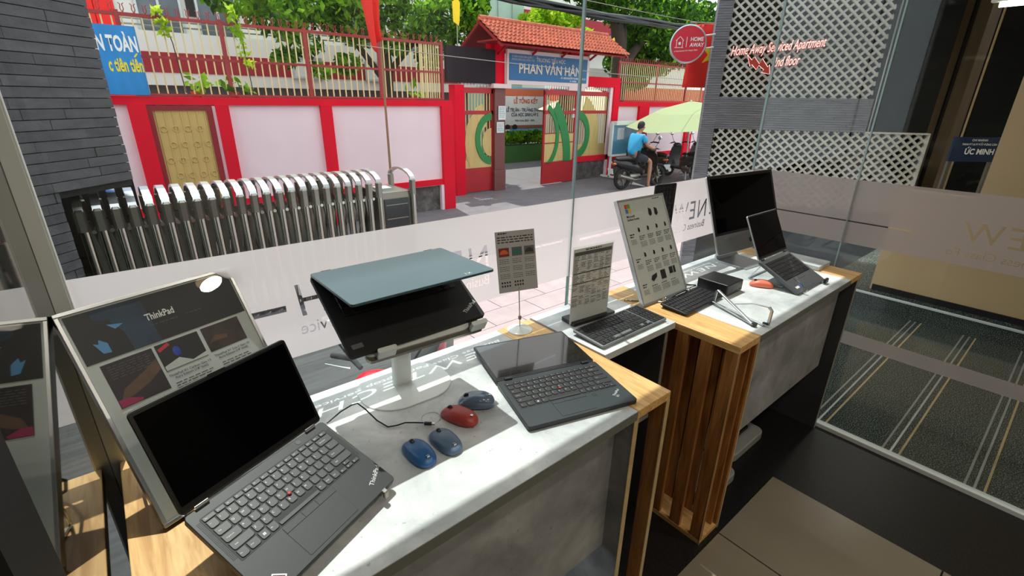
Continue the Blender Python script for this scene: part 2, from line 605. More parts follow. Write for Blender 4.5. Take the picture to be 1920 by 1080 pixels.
def film(name, parent, u0, u1, z0, z1, cuts, loc, rot):
    c = bpy.data.curves.new(name, 'CURVE')
    c.dimensions = '2D'
    c.fill_mode = 'FRONT'
    def sp(pts):
        s = c.splines.new('POLY')
        s.points.add(len(pts) - 1)
        for q, (x, y) in zip(s.points, pts):
            q.co = (x, y, 0, 1)
        s.use_cyclic_u = True
    sp([(u0, z0), (u1, z0), (u1, z1), (u0, z1)])
    for pts in cuts:
        sp(pts)
    c.materials.append(FILM)
    o = bpy.data.objects.new(name, c)
    COL.objects.link(o)
    o.parent = parent
    o.location = loc
    o.rotation_euler = rot
    TXT.append(o)
    return o

BRAND = font_splines('NEWTECH', 1.0, 0.072, 0.12, 1.18)
SUB = font_splines('Business Class For Laptop Service', 1.0, 0.012)
def ext(sp):
    xs = [p[0] for s in sp for p in s]
    ys = [p[1] for s in sp for p in s]
    return min(xs), max(xs), min(ys), max(ys)
bx0, bx1, by0, by1 = ext(BRAND)
sx0, sx1, sy0, sy1 = ext(SUB)
def logo(xr, xl, zb, zt, zs, hs):
    """mirrored logo running from xr (its start) leftwards to xl"""
    out = []
    for s in BRAND:
        out.append([(xr - (p[0] - bx0) / (bx1 - bx0) * (xr - xl), zb + (p[1] - by0) / (by1 - by0) * (zt - zb)) for p in s])
    for s in SUB:
        out.append([(xr - (p[0] - sx0) / (sx1 - sx0) * (xr - xl), zs + (p[1] - sy0) / (sy1 - sy0) * hs) for p in s])
    return out
def bar(a, b, z0, z1):
    return [(a, z0), (b, z0), (b, z1), (a, z1)]
c1 = logo(.872, .288, 1.070, 1.155, 1.012, .043) + [bar(.90, 1.20, 1.106, 1.112), bar(-.06, .262, 1.092, 1.108)]
film('frosted_film', w1, -.106, 1.243, .967, 1.255, c1, (0, YG - .006, 0), UPR)
c2 = logo(2.176, 1.58, 1.068, 1.155, 1.010, .043) + [bar(2.21, 2.57, 1.072, 1.082), bar(1.29, 1.55, 1.092, 1.104)]
film('frosted_film', w1, 1.250, XR - .006, .967, 1.255, c2, (0, YG - .006, 0), UPR)
# right glass: u runs along -Y from the corner
c3 = [s for s in logo(1.165, .545, 1.068, 1.152, .998, .043) if min(x for x, z in s) > (.80 if min(z for x, z in s) > 1.05 else .83)] + [bar(.06, .72, 1.073, 1.079)]
film('frosted_film', w2, .006, 2.75, .974, 1.263, c3, (XR - .006, YG, 0), (pi / 2, 0, -pi / 2))
film('frosted_film', w2, .006, 2.75, .488, .553, [], (XR - .006, YG, 0), (pi / 2, 0, -pi / 2))

# ---------------------------------------------------------------- counters
def counter(name, label, x0, x1, wl, wr, left_box, right_box):
    t = thing(name, label, 'display counter', (0, 0, 0))
    y0, y1, th = .564, 1.139, .026
    MB().box(x0, x0 + wl, y0, y1, T - th, T).obj('wood_strip', WOODX, t, bevel=.0015)
    MB().box(x0 + wl + .0015, x1 - wr - .0015, y0, y1, T - th, T).obj('stone_top', STONE, t, bevel=.001)
    MB().box(x1 - wr, x1, y0, y1, T - th, T).obj('wood_strip', WOODX, t, bevel=.0015)
    MB().box(x0 + wl + .0015, x1 - wr - .0015, y0 - .0012, y0 - .0002, T - th, T - .001).obj('edge_band', EDGE_SHADE, t)  # thin strip added to darken the shaded front edge of the top
    ax0 = x0 + (wl if left_box else .02)
    ax1 = x1 - (wr + .011 if right_box else .05)
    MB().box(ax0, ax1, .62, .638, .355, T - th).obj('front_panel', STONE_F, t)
    for bx, on in ((x0, left_box), (x1 - wr, right_box)):
        if not on:
            continue
        w = wl if bx == x0 else wr
        MB().box(bx, bx + w, y0 + .002, y1 - .01, 0, .02).obj('bottom_board', WOODX, t, bevel=.001)
        y = y0 + .002
        k = 0
        while y < y1 - .05:
            for xx, od in ((bx + .001, 0), (bx + w - .017, 1)):
                if bx != x0 and xx < bx + .01:
                    continue
                yy = y + (.0 if not od or k == 0 else .045)
                piece('slat', t, WOODZ, (xx + .008, yy + .0215, (T - th + .02) / 2), (.016, .043, T - th - .02))
            if left_box and k * .0895 + y0 < y1 - .09:
                piece('slat', t, WOODZ, (bx + w - .030, y0 + .055 + k * .0895, (T - th + .02) / 2), (.010, .083, T - th - .02))
            y += .0895
            k += 1
    return t

t1 = counter('display_counter', 'near grey stone-topped counter with oak end strips under the window', -.112, 1.040, .144, .144, False, True)
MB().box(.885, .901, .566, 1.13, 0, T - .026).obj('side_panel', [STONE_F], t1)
MB().box(.884, .902, .5635, .566, 0, T - .026).obj('edge_band', OAK_EDGE, t1)
MB().box(1.024, 1.040, .5635, .5662, .02, T - .026).obj('edge_band', OAK_EDGE, t1)
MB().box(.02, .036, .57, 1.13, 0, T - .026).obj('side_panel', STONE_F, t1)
t2 = counter('display_counter', 'far grey stone-topped counter with slatted oak box at its left end', 1.4286, 2.591, .140, .144, True, False)
MB().box(1.4266, 1.4288, .564, .5665, 0, T - .026).obj('edge_band', OAK_EDGE, t2)
MB().box(1.560, 1.5695, .5635, .566, 0, T - .026).obj('edge_band', OAK_EDGE, t2)
MB().box(2.555, 2.573, .567, 1.13, 0, T - .026).obj('side_panel', CHAR_SHADE, t2)  # grey stone panel, coloured dark for the shade under the counter
MB().box(2.555, 2.573, .565, .567, 0, T - .026).obj('edge_band', LAM_EDGE, t2)
MB().box(1.62, 2.555, 1.10, 1.115, 0, T - .026).obj('back_panel', CHAR_SHADE, t2)
tag(MB().box(2.452, 2.590, .70, 1.0, T, T + .022).obj('stone_ledge', STONE, bevel=.003), 'loose grey stone slab lying across the right end of the far counter', 'slab')

sh = thing('bridge_shelf', 'narrow grey stone shelf bridging the two counters', 'shelf', (0, 0, 0))
MB().box(1.045, 1.4262, .797, 1.14, T - .020, T + .004).obj('stone_top', STONE, sh, bevel=.001)
MB().box(1.046, 1.062, .82, 1.13, 0, T - .020).obj('side_panel', CHAR_SHADE, sh)
MB().box(1.046, 1.062, .817, .82, 0, T - .020).obj('edge_band', LAM_EDGE, sh)
MB().box(1.405, 1.421, .82, 1.13, 0, T - .020).obj('side_panel', CHAR_SHADE, sh)
MB().box(1.405, 1.421, .817, .82, 0, T - .020).obj('edge_band', LAM_EDGE, sh)
MB().box(1.062, 1.405, 1.112, 1.128, 0, T - .020).obj('back_panel', CHAR_SHADE, sh)
MB().box(1.062, 1.405, .84, 1.11, .44, .456).obj('lower_shelf', LAM_EDGE, sh)

# ---------------------------------------------------------------- keyboards and laptops
ROWS = [
    [('Esc', 1.3), ('F1', 1), ('F2', 1), ('F3', 1), ('F4', 1), ('F5', 1), ('F6', 1), ('F7', 1), ('F8', 1), ('F9', 1), ('F10', 1), ('F11', 1), ('F12', 1), ('End', 1), ('Del', 1)],
    [('~', 1)] + [(c, 1) for c in '1234567890-='] + [('Backspace', 2)],
    [('Tab', 1.5)] + [(c, 1) for c in 'QWERTYUIOP[]'] + [('\\', 1.5)],
    [('CapsLock', 1.8)] + [(c, 1) for c in "ASDFGHJKL;'"] + [('Enter', 2.2)],
    [('Shift', 2.3)] + [(c, 1) for c in 'ZXCVBNM,./'] + [('Shift', 2.7)],
    [('Fn', 1), ('Ctrl', 1.2), ('win', 1), ('Alt', 1), ('', 5), ('Alt', 1), ('PrtSc', 1), ('Ctrl', 1), ('<', .93), ('ud', .94), ('>', .93)],
]
def layout(w, h, frow=.55):
    """key rectangles (x0, x1, y0, y1, legend) in a w x h field centred on x, y from 0 down to -h"""
    out = []
    u = h / (5 + frow)
    y = 0
    for i, row in enumerate(ROWS):
        rh = u * frow if i == 0 else u
        tot = sum(k[1] for k in row)
        x = -w / 2
        for lg, kw in row:
            ww = w * kw / tot
            if lg == 'ud':
                out.append((x, x + ww, y - rh / 2, y, '^'))
                out.append((x, x + ww, y - rh, y - rh / 2, 'v'))
            elif lg in '<>' and i == 5:
                out.append((x, x + ww, y - rh, y - rh / 2, lg))
            else:
                out.append((x, x + ww, y - rh, y, lg))
            x += ww
        y -= rh
    return out

_keys = {}
def key_mesh(w, h, mat, ht, rounded=True):
    k = (round(w, 4), round(h, 4), mat.name, round(ht, 4))
    if k not in _keys:
        m = MB()
        a, b, i = w / 2, h / 2, min(w, h) * .05
        if rounded:
            c = min(w, h) * .22
            p0 = [(-a, b), (a, b), (a, -b + c), (a - c * .3, -b + c * .3), (a - c, -b), (-a + c, -b), (-a + c * .3, -b + c * .3), (-a, -b + c)]
        else:
            p0 = [(-a, b), (a, b), (a, -b), (-a, -b)]
        s0 = 1 - i / a
        s1 = 1 - i / b
        m.loft([[(x, y, 0) for x, y in reversed(p0)], [(x * s0, y * s1, ht) for x, y in reversed(p0)]])
        _keys[k] = m.mesh('key', mat)
    return _keys[k]

def keyboard_keys(parent, w, h, top, mat, ht=.0016, gap=.0018, frow=.55, z=0, legends=None, as_parts=True, rounded=True, xo=0, extra=None):
    mb = MB()
    lay = layout(w, h, frow) + (extra or [])
    for x0, x1, y0, y1, lg in lay:
        kw, kh = x1 - x0 - gap, y1 - y0 - gap
        cx, cy = (x0 + x1) / 2 + xo, (y0 + y1) / 2 + top
        if as_parts:
            link('key', key_mesh(kw, kh, mat, ht, rounded), parent, (cx, cy, z))
        else:
            mb.loft([[(cx - kw / 2, cy - kh / 2, z), (cx + kw / 2, cy - kh / 2, z), (cx + kw / 2, cy + kh / 2, z), (cx - kw / 2, cy + kh / 2, z)],
                     [(cx - kw * .46, cy - kh * .45, z + ht), (cx + kw * .46, cy - kh * .45, z + ht), (cx + kw * .46, cy + kh * .45, z + ht), (cx - kw * .46, cy + kh * .45, z + ht)]])
        if legends and lg and lg != 'win':
            big = len(lg) == 1
            sz = legends * (1 if big else .62)
            text(lg, sz, LEGEND, parent, (cx - kw * .34, cy + (kh * .02 if big and kh > legends * 1.6 else -sz * .3), z + ht + .0002), name='key_legend')
        if legends and lg == 'win':
            q = MB()
            for a in (-1, 1):
                for b in (-1, 1):
                    q.box(cx + a * .0012 - .001, cx + a * .0012 + .001, cy + b * .0012 - .001, cy + b * .0012 + .001, z + ht, z + ht + .0002)
            q.obj('key_legend', LEGEND, parent)
    if not as_parts:
        o = mb.obj('keys', mat, parent)
        o['kind'] = 'stuff'

def laptop(label, w, d, L, loc, yaw, pit, lid, body, keymat, legends=None, key_parts=True, screen=SCREEN, lidback=None, nub=True, kw=.86, kh=.44, ktop=.13, speakers=False, pad=True, padw=.37, padd=.30, padx=-.03, padg=.03):
    t = thing('laptop', label, 'laptop', loc, (0, 0, yaw))
    th = .0125
    base = MB().prism(rr(w, d, .008, 4, 0, -d / 2), -th, 0).obj('base', body, t, rot=(pit, 0, 0), smooth=40, bevel=.0012)
    KW, KH = w * kw, d * kh
    MB().prism(rr(KW + .004, KH + .004, .003, 3, 0, -d * ktop - KH / 2), 0, .0003).obj('key_well', KEYWELL, base)
    keyboard_keys(base, KW, KH, -d * ktop, keymat, .0017, .0020, .55, .0003, legends, key_parts)
    if pad:
        pw, pd = w * padw, d * padd
        px, py = w * padx, -d * (ktop + kh + padg)
        q = MB().prism(rr(pw + .0012, pd + .0012, .003, 3, px, py - pd / 2), 0, .00025)
        q.obj('touchpad_seam', KEYWELL, base)
        bh = pd * .19
        MB().prism(rr(pw, pd - bh - .001, .002, 3, px, py - bh - .001 - (pd - bh - .001) / 2), 0, .0006).obj('touchpad', body, base)
        for k in range(3):
            bw = pw * (.36, .28, .36)[k]
            bx = px - pw / 2 + sum((.36, .28, .36)[:k]) * pw
            MB().box(bx + .0005, bx + bw - .0005, py - bh, py, 0, .0009).obj('touchpad_button', body, base)
    if nub:
        gx, gy = -KW / 2 + KW * .462, -d * ktop - KH * (.55 + 3) / 5.55 + .001
        MB().lathe([(.0048, 0), (.0048, .0022)], 14, (gx, gy, .0003)).obj('nub_well', KEYWELL, base)
        MB().lathe([(.0026, .002), (.0034, .0036), (.0030, .0046), (.0012, .005)], 14, (gx, gy, .0003)).obj('pointing_nub', REDNUB, base, smooth=60)
    if speakers:
        for sx in (-1, 1):
            q = MB()
            for c in range(4):
                for r in range(34):
                    x = sx * (w / 2 - .0065 - c * .0022)
                    y = -d * (ktop + .02) - r * KH * .9 / 34
                    q.box(x - .0007, x + .0007, y - .0007, y + .0007, 0, .0002)
            g = q.obj('speaker_grille', KEYWELL, base)
            g['kind'] = 'stuff'
    lidT = .006
    lb = MB()
    lb.prism([(x, z) for x, z in rr(w, L, .008, 4, 0, L / 2 + .002)], 0, lidT, Matrix(((1, 0, 0, 0), (0, 0, 1, 0), (0, 1, 0, 0), (0, 0, 0, 1))))
    ld = lb.obj('lid', lidback or body, t, rot=(lid, 0, 0), smooth=40, bevel=.001)
    zb, zt = .016, L - .006
    MB().box(-w / 2 + .002, w / 2 - .002, -.0006, 0, .006, L - .001).obj('bezel', BEZEL, ld)
    MB().box(-w / 2 + .006, w / 2 - .006, -.0011, -.0006, zb, zt).obj('screen', screen, ld)
    for sx in (-1, 1):
        MB().tube([(sx * w * .39 - .011, 0, .002), (sx * w * .39 + .011, 0, .002)], .0042, 10).obj('hinge', CHROME if speakers else body, t, smooth=50)
    return t, base, ld

LOGOS = M('logo_silver', (200, 206, 206), .4)
def tp_logo(base, x, y, sz, rot, z=.0003):
    text('ThinkPad', sz, LOGOS, base, (x, y, z), (0, 0, rot), name='logo_lettering', off=.012)

# near laptop on its folding stand
l1, b1, d1 = laptop('large open black laptop on a folding stand, nearest the camera', .2817, .200, .186, (.1016, .8242, .9496), .4065, .3556, -.4041, LAPB, KEY, .0052, True, SCREEN, None, True, .894, .495, .105, True, True, .376, .34, -.018, .020)
tp_logo(b1, .100, -.180, .0125, R(28))
MB().box(-.016, .016, -.0014, -.0002, .186 - .001, .186 + .0025).obj('camera_tab', BEZEL, d1)
MB().prism(rr(.022, .014, .001), 0, .0003, Matrix.Translation((-.112, -.182, 0)) @ Matrix.Rotation(R(-50), 4, 'Z')).obj('badge_sticker', WHT, b1)
MB().box(-.009, .009, -.005, .005, .0003, .0005, Matrix.Translation((-.112, -.182, 0)) @ Matrix.Rotation(R(-50), 4, 'Z')).obj('badge_print', M('badge_dark_red', (70, 24, 30), .5), b1)
MB().lathe([(.0052, 0), (.005, .0006)], 18, (.0735, -.0095, 0)).obj('power_button', KEY, b1)

st = thing('laptop_stand', 'gold-lit folding metal stand under the near black laptop', 'laptop stand', (.1016, .8242, T), (0, 0, .4065))
for sx in (-1, 1):
    x = sx * .105
    MB().tube([(x, -.178, .016), (x, -.168, .003), (x, -.02, .003), (x, .0, .006), (x, -.006, .078), (x, -.16, .024), (x, -.185, .016), (x, -.19, .030)], .0055, 4, flat=.6).obj('side_bar', SILV, st)
MB().tube([(-.105, -.02, .004), (.105, -.02, .004)], .004, 8).obj('cross_bar', SILV, st, smooth=50)
for sx in (-1, 1):
    MB().box(sx * .105 - .005, sx * .105 + .005, -.197, -.189, .014, .030).obj('front_hook', STEEL_D, st, bevel=.002)

# flat-open laptop
l2, b2, d2 = laptop('black laptop lying opened flat on the counter by the oak strip', .307, .208, .200, (.8324, .8277, T + .0145), -.2962, 0.0, -1.553, LAPT, KEYB, .0048, True, SCREEN_M, None, True, .905, .547, .097, False, True, .316, .31, -.035, .006)
text('ThinkPad\nX1', .0095, LOGOS, b2, (.106, -.174, .0003), (0, 0, R(38)), name='logo_lettering')
MB().prism(rr(.012, .012, .002), 0, .0004, Matrix.Translation((.061, -.148, 0))).obj('fingerprint_reader', KEYWELL, b2)

# laptop on the riser
rx = .486
l3, b3, d3 = laptop('dark laptop on white riser, its bright lid folded forward like a roof', .352, .240, .242, (rx, 1.095, 1.189), 0, .533, 1.552, BLACKM, KEYB, None, False, SCREEN_M, LAP_SHEEN, True, .84, .45, .11)
tp_logo(b3, .128, -.220, .014, R(30))
text('X1', .016, LOGOS, d3, (.118, .0063, .224), (pi / 2, 0, pi), name='logo_lettering')
MB().box(-.165, -.140, -.224, -.212, .0002, .0005).obj('badge_sticker', INKG, b3)

rs = thing('laptop_riser', 'white column laptop riser with oval foot', 'laptop stand', (.495, 1.030, T), (0, 0, -.06))
MB().prism(rr(.246, .196, .088, 10), 0, .004).obj('foot_plate', WHITE_P, rs, smooth=40, bevel=.0015)
cm = MB()
cm.loft([[(x * s, y * s - sh2, z) for x, y in rr(.052, .034, .014, 5)] for z, s, sh2 in ((.004, 1.0, -.018), (.10, .96, -.012), (.215, .92, -.004))])
cm.obj('column', WHITE_P, rs, smooth=45)
MB().prism([(.004, 0), (.008, .008), (.004, .013), (.0, .008)], 0, .0006, Matrix.Translation((-.008, -.0005, .19)) @ Matrix.Rotation(pi / 2, 4, 'X')).obj('cable_slot', BLACKM, rs)
tilt = Matrix.Translation((-.009, .065, .336 - .0175)) @ Matrix.Rotation(.533, 4, 'X')
MB().prism(rr(.27, .236, .02, 5, 0, -.122), -.006, -.001, tilt).obj('tray', WHITE_P, rs, smooth=40)
MB().prism(rr(.30, .030, .012, 4, .02, -.236), -.014, -.004, tilt).obj('tray_lip', STEEL_D, rs, smooth=40)
for sx in (-.088, .150):
    MB().prism(rr(.044, .012, .004, 3, sx, -.2445), -.006, .022, tilt).obj('stop_tab', WHITE_P, rs, smooth=40)

# ---------------------------------------------------------------- mice
def mouse(label, x, y, yaw, L, w, h, mat, z=T, bulge=.12, group=None, logo=True):
    t = thing('computer_mouse', label, 'mouse', (x, y, z), (0, 0, yaw), group)
    n = 28
    def ring(k, zz, sh=0, e=2.6):
        out = []
        for i in range(n):
            a = 2 * pi * i / n
            ca, sa = cos(a), sin(a)
            px = abs(ca) ** (2 / e) * (1 if ca > 0 else -1) * w / 2 * k
            py = abs(sa) ** (2 / e) * (1 if sa > 0 else -1) * L / 2 * (k if k < .99 else 1)
            dome = zz * (1 - .42 * max(0, py / (L / 2)) ** 2 - .18 * max(0, -py / (L / 2)) ** 2)
            out.append((px, py + sh, dome))
        return out
    m = MB()
    m.loft([ring(.90, .0), ring(.97, h * .12)])
    m.obj('skirt', BLACKP, t, smooth=50)
    m = MB()
    m.loft([ring(.985, h * .12), ring(1.0, h * .32), ring(.97, h * .55), ring(.88, h * .78), ring(.70, h * .93), ring(.42, h * .99, -.002), ring(.12, h * 1.0, -.003)])
    m.obj('shell', mat, t, smooth=70)
    wm = MB()
    wm.lathe([(.001, -.003), (.0062, -.0028), (.0068, 0), (.0062, .0028), (.001, .003)], 16, (0, 0, 0), Matrix.Translation((0, L * .27, h * .83)) @ Matrix.Rotation(pi / 2, 4, 'Y'))
    wm.obj('scroll_wheel', BLACKP, t, smooth=50)
    if logo:
        q = MB()
        for a in (-1, 1):
            for b in (-1, 1):
                q.box(a * .0016 - .0013, a * .0016 + .0013, -L * .36 + b * .0016 - .0013, -L * .36 + b * .0016 + .0013, h * .70, h * .945)
        q.obj('logo', CHROME, t)
    return t
MBLUE = M('mouse_blue', (44, 96, 152), 0.35)
MSLATE = M('mouse_slate', (88, 112, 138), 0.35)
MRED = M('mouse_red', (168, 62, 56), 0.4)
MGREY = M('mouse_gloss_blue_grey', (92, 112, 134), 0.15, coat=.5)
MCORAL = M('mouse_coral', (238, 124, 100), 0.35)
mouse('cobalt blue mouse beside the near laptop corner', .388, .765, .05, .099, .053, .024, MBLUE)
mouse('slate blue mouse between the cobalt mouse and the red mouse', .453, .761, .04, .097, .052, .024, MSLATE)
mouse('brick red mouse between the slate mouse and the glossy mouse', .528, .817, .352, .101, .052, .027, MRED)
mouse('glossy grey-blue domed mouse nearest the flat-open laptop', .594, .838, .90, .094, .052, .034, MGREY)
mouse('coral pink mouse in front of the folding metal stand', 2.037, .777, .573, .094, .050, .028, MCORAL, logo=False)

# cable on the near counter
cb = thing('usb_cable', 'black charging cable curling over the counter behind the mice', 'cable', (.37, .92, T))
pts = [(.262, .958), (.300, .972), (.330, .984), (.346, .985), (.356, .965), (.366, .925), (.378, .893), (.396, .884), (.415, .877), (.432, .862), (.448, .848)]
zz = [.03, .036, .034, .032, .022, .008, .003, .004, .007, .008, .008]
MB().tube([(x - .37, y - .92, z) for (x, y), z in zip(pts, zz)], .0017, 8).obj('cord', BLACKP, cb, smooth=60)
MB().box(-.012, .006, -.0035, .0035, 0, .007, Matrix.Translation((.087, -.082, .004)) @ Matrix.Rotation(R(-42), 4, 'Z')).obj('plug', BLACKP, cb, bevel=.0012)
MB().box(.006, .013, -.0028, .0028, .0015, .0055, Matrix.Translation((.087, -.082, .004)) @ Matrix.Rotation(R(-42), 4, 'Z')).obj('plug_tip', STEEL, cb)
rg = MB()
rg.tube([(.023 * cos(a), .023 * sin(a), .0006) for a in [2 * pi * k / 40 for k in range(40)]], .0006, 6, closed=True)
tag(rg.obj('sticker_ring', ALU, None, (.476, .862, T + .0002), smooth=60), 'thin clear ring mark on the counter beside the red mouse', 'ring')

# ---------------------------------------------------------------- posters, cards, brochure
POSTER_EDGE = M('poster_edge_grey', (112, 118, 112), .5)
def board(name, label, cat, loc, yaw, tilt, w, h, th, face, frame, fr=.006):
    t = thing(name, label, cat, loc, (0, 0, yaw))
    b = MB().box(0, w, 0, th, 0, h).obj('backing', POSTER_EDGE, t, rot=(tilt, 0, 0))
    MB().box(fr * .5, w - fr * .5, -.0012, 0, fr * .5, h - fr * .5).obj('poster_sheet', face, b)
    if frame:
        f = MB()
        f.box(-.002, w + .002, -.004, th + .002, h - fr, h + .002).box(-.002, w + .002, -.004, th + .002, -.002, fr)
        f.box(-.002, fr, -.004, th + .002, fr, h - fr).box(w - fr, w + .002, -.004, th + .002, fr, h - fr)
        f.obj('frame', frame, b, bevel=.001)
    return t, b

p1, pb = board('poster_display', 'large framed laptop advertising poster leaning by the left glass panel', 'poster', (-.0571, .8763, T + .007), .3361, -.5108, .3004, .4119, .010, PAPER_G, SILV, .005)
BLUEP = M('poster_photo_blue', (44, 62, 80), 0.5, var=.35, vs=14)
PHOTO_D = M('poster_photo_dark', (14, 16, 22), 0.4)
PHOTO_P = M('poster_photo_purple', (32, 17, 32), 0.4, var=.5, vs=24)
PHOTO_B = M('poster_photo_brown', (52, 40, 38), 0.4, var=.7, vs=30)
CYAN = M('poster_photo_cyan', (86, 150, 200), 0.4)
SKINT = M('poster_photo_skin', (104, 76, 60), 0.5, var=.3, vs=40)
def prt(name, mat, parent, *rects, y=-.0016):
    q = MB()
    for a in rects:
        rect(q, *a, y)
    return q.obj(name, mat, parent)
prt('print_header', PHOTO_D, pb, (.009, .293, .312, .404))
q = MB().poly([(.045, -.0019, .404), (.125, -.0019, .404), (.128, -.0019, .312), (.082, -.0019, .312), (.080, -.0019, .350), (.066, -.0019, .378), (.045, -.0019, .386)])
q.obj('print_photo', BLUEP, pb)
MB().poly([(.030, -.0021, .346), (.037, -.0021, .342), (.040, -.0021, .350), (.050, -.0021, .340), (.050, -.0021, .322), (.038, -.0021, .324)]).obj('print_shirt', CYAN, pb)
MB().poly([(.060, -.0021, .372), (.084, -.0021, .366), (.070, -.0021, .360)]).obj('print_glint', CYAN, pb)
text('ThinkPad', .0185, WHT, pb, (.119, -.0022, .356), UPR, off=.02, sx=.72)
q = MB()
dashes(q, .12, .17, .345, .0016, -.0021, .008)
dashes(q, .185, .215, .346, .0014, -.0021, .008)
q.obj('print_small_text', INKG, pb)
prt('print_photo', PHOTO_P, pb, (.024, .105, .221, .305))
MB().poly([(.030, -.0019, .235), (.040, -.0019, .252), (.080, -.0019, .270), (.104, -.0019, .284), (.104, -.0019, .262), (.082, -.0019, .248), (.050, -.0019, .236)]).obj('print_hand', SKINT, pb)
MB().poly([(.025, -.0020, .222), (.025, -.0020, .236), (.040, -.0020, .236), (.060, -.0020, .226), (.058, -.0020, .222)]).obj('print_cloth', M('poster_photo_magenta', (168, 40, 88), 0.5), pb)
q = MB()
for k in range(6):
    dashes(q, .032, .098, .297 - k * .0045, .0016, -.0020, .010)
q.obj('print_small_text', INKG, pb)
prt('print_photo', PHOTO_D, pb, (.110, .188, .252, .306))
MB().poly([(.112, -.0019, .297), (.132, -.0019, .305), (.135, -.0019, .299), (.114, -.0019, .291)]).obj('print_accent', SIGNR, pb)
MB().ell((.141, -.0017, .283), (.007, .0004, .010), 10, 5).obj('print_accent', M('poster_photo_blue_deep', (24, 66, 170), .4), pb)
MB().poly([(.111, -.0019, .253), (.111, -.0019, .262), (.140, -.0019, .270), (.160, -.0019, .256), (.188, -.0019, .262), (.188, -.0019, .253)]).obj('print_desk', PAPER_G, pb)
prt('print_photo', PHOTO_B, pb, (.195, .272, .255, .307))
MB().poly([(.198, -.0019, .272), (.215, -.0019, .286), (.238, -.0019, .280), (.236, -.0019, .272), (.212, -.0019, .274)]).obj('print_arm', SKINT, pb)
text('ThinkPad X1 Carbon Gen 13\nAura Edition (14" Intel)', .0066, INKB, pb, (.149, -.0018, .240), UPR, 'CENTER', off=.006)
text('ThinkPad X1 2-in-1 Gen 10\nAura Edition (14" Intel)', .0066, INKB, pb, (.234, -.0018, .243), UPR, 'CENTER', off=.006)
q = MB()
for k in range(3):
    dashes(q, .115, .185, .224 - k * .005, .0018, -.0018, .009)
    dashes(q, .205, .265, .226 - k * .005, .0018, -.0018, .009)
q.obj('print_small_text', INKG, pb)
MB().box(.003, .2975, -.0032, -.0026, .004, .408).obj('cover_glass', ACRYL, pb)
def easel(t, w, mat, back=.13):
    for x in (.035, w - .035):
        MB().tube([(x, -.030, .010), (x, -.010, .004), (x, back, .0035), (x, back + .012, .004), (x, back * .72, .16)], .0032, 8).obj('leg', mat, t, smooth=50)
es = thing('poster_easel', 'thin metal easel holding up the laptop advertising poster', 'easel', (-.0571, .8763, T), (0, 0, .3361))
for x in (.03, .27):
    MB().tube([(x, -.012, .012), (x, -.006, .003), (x, .105, .003), (x, .112, .006), (x, .10, .15)], .003, 8).obj('leg', CHROME, es, smooth=50)
pc = thing('power_cable', 'dark looped power cable hanging behind the leaning laptop poster', 'cable', (-.03, 1.03, T))
MB().tube([(-.01, .06, .004), (-.035, .03, .03), (-.045, .0, .07), (-.04, -.03, .10), (-.02, -.03, .11), (.01, -.01, .10)], .003, 8).obj('cord', BLACKP, pc, smooth=60)

k = thing('sign_card', 'grey price card on a thin pole with round white foot', 'sign', (.958, 1.094, T))
MB().lathe([(.042, 0), (.042, .003), (.036, .006), (.012, .010), (.006, .014)], 36).obj('foot', WHITE_P, k, smooth=50)
MB().tube([(0, 0, .010), (-.010, -.009, .06), (-.032, -.028, .17)], .0018, 8).obj('pole', STEEL, k, smooth=60)
MB().box(-.013, -.005, -.013, -.005, .045, .058).obj('pole_clamp', STEEL_D, k, bevel=.001)
CARD_R = (-.2212, 0, -.2631)
cbd = MB().box(0, .139, 0, .0012, 0, .1965).obj('card', CARDM, k, (.8601 - .958, 1.0814 - 1.094, 1.0125 - T), CARD_R)
cbd.scale = (.968, .968, .968)
MB().tube([(.070, .002, -.012), (.070, .002, .02)], .0016, 8).obj('card_clip', STEEL, cbd)
for i, (x, col) in enumerate(((.008, (214, 96, 40)), (.054, (34, 110, 92)), (.098, (40, 42, 46)))):
    prt('print_panel', INKG if i else M('print_dark_red', (110, 40, 30), .6), cbd, (x, x + .036, .116, .144), y=-.0004)
    m_ = M('print_mouse_%d' % i, col, .6)
    MB().poly([(x + .018 + .015 * cos(a), -.0006, .124 + .014 * sin(a)) for a in [pi * j / 10 for j in range(11)]]).obj('print_mouse', m_, cbd)
q = MB()
for kk in range(3):
    dashes(q, .006, .132, .176 - kk * .008, .0032, -.0004, .012)
for i, x in enumerate((.008, .054, .098)):
    for r in range(11):
        if r % 4 != 3:
            dashes(q, x, x + .034, .106 - r * .006, .0014, -.0004, .006)
for i in range(4):
    for r in range(2):
        for x in (.010, .056):
            rect(q, x + i * .009, x + i * .009 + .005, .018 + r * .011, .024 + r * .011, -.0004)
dashes(q, .010, .04, .188, .004, -.0004, .006)
q.obj('print_small_text', INK, cbd)

br = thing('brochure_stand', 'clear upright stand with a printed price list and black foot', 'brochure', (1.0997, 1.0041, T + .004), (0, 0, -.1007))
MB().prism(rr(.196, .070, .006, 4, .110, .020), 0, .014).obj('foot', BLACKP, br, smooth=40, bevel=.002)
MB().box(0, .1834, -.002, 0, .004, .2784).obj('front_pane', ACRYL, br)
MB().box(0, .1834, .003, .005, .004, .2784).obj('back_pane', ACRYL, br)
pg = MB().box(.004, .1794, .0008, .0016, .005, .272).obj('price_sheet', PAPER, br)
prt('print_table_head', INKG, pg, (.008, .175, .248, .260), y=.0005)
q = MB()
dashes(q, .055, .125, .2635, .0036, .0004, .010)
for r in range(34):
    zz2 = .243 - r * .0053
    if r in (11, 18):
        rect(q, .008, .175, zz2, zz2 + .003, .0004)
        continue
    for cx0, cx1 in ((.010, .034), (.040, .062), (.068, .090), (.096, .118), (.124, .146), (.150, .172)):
        if random.random() < .72:
            dashes(q, cx0, cx1 - random.random() * .012, zz2, .0020, .0004, .006)
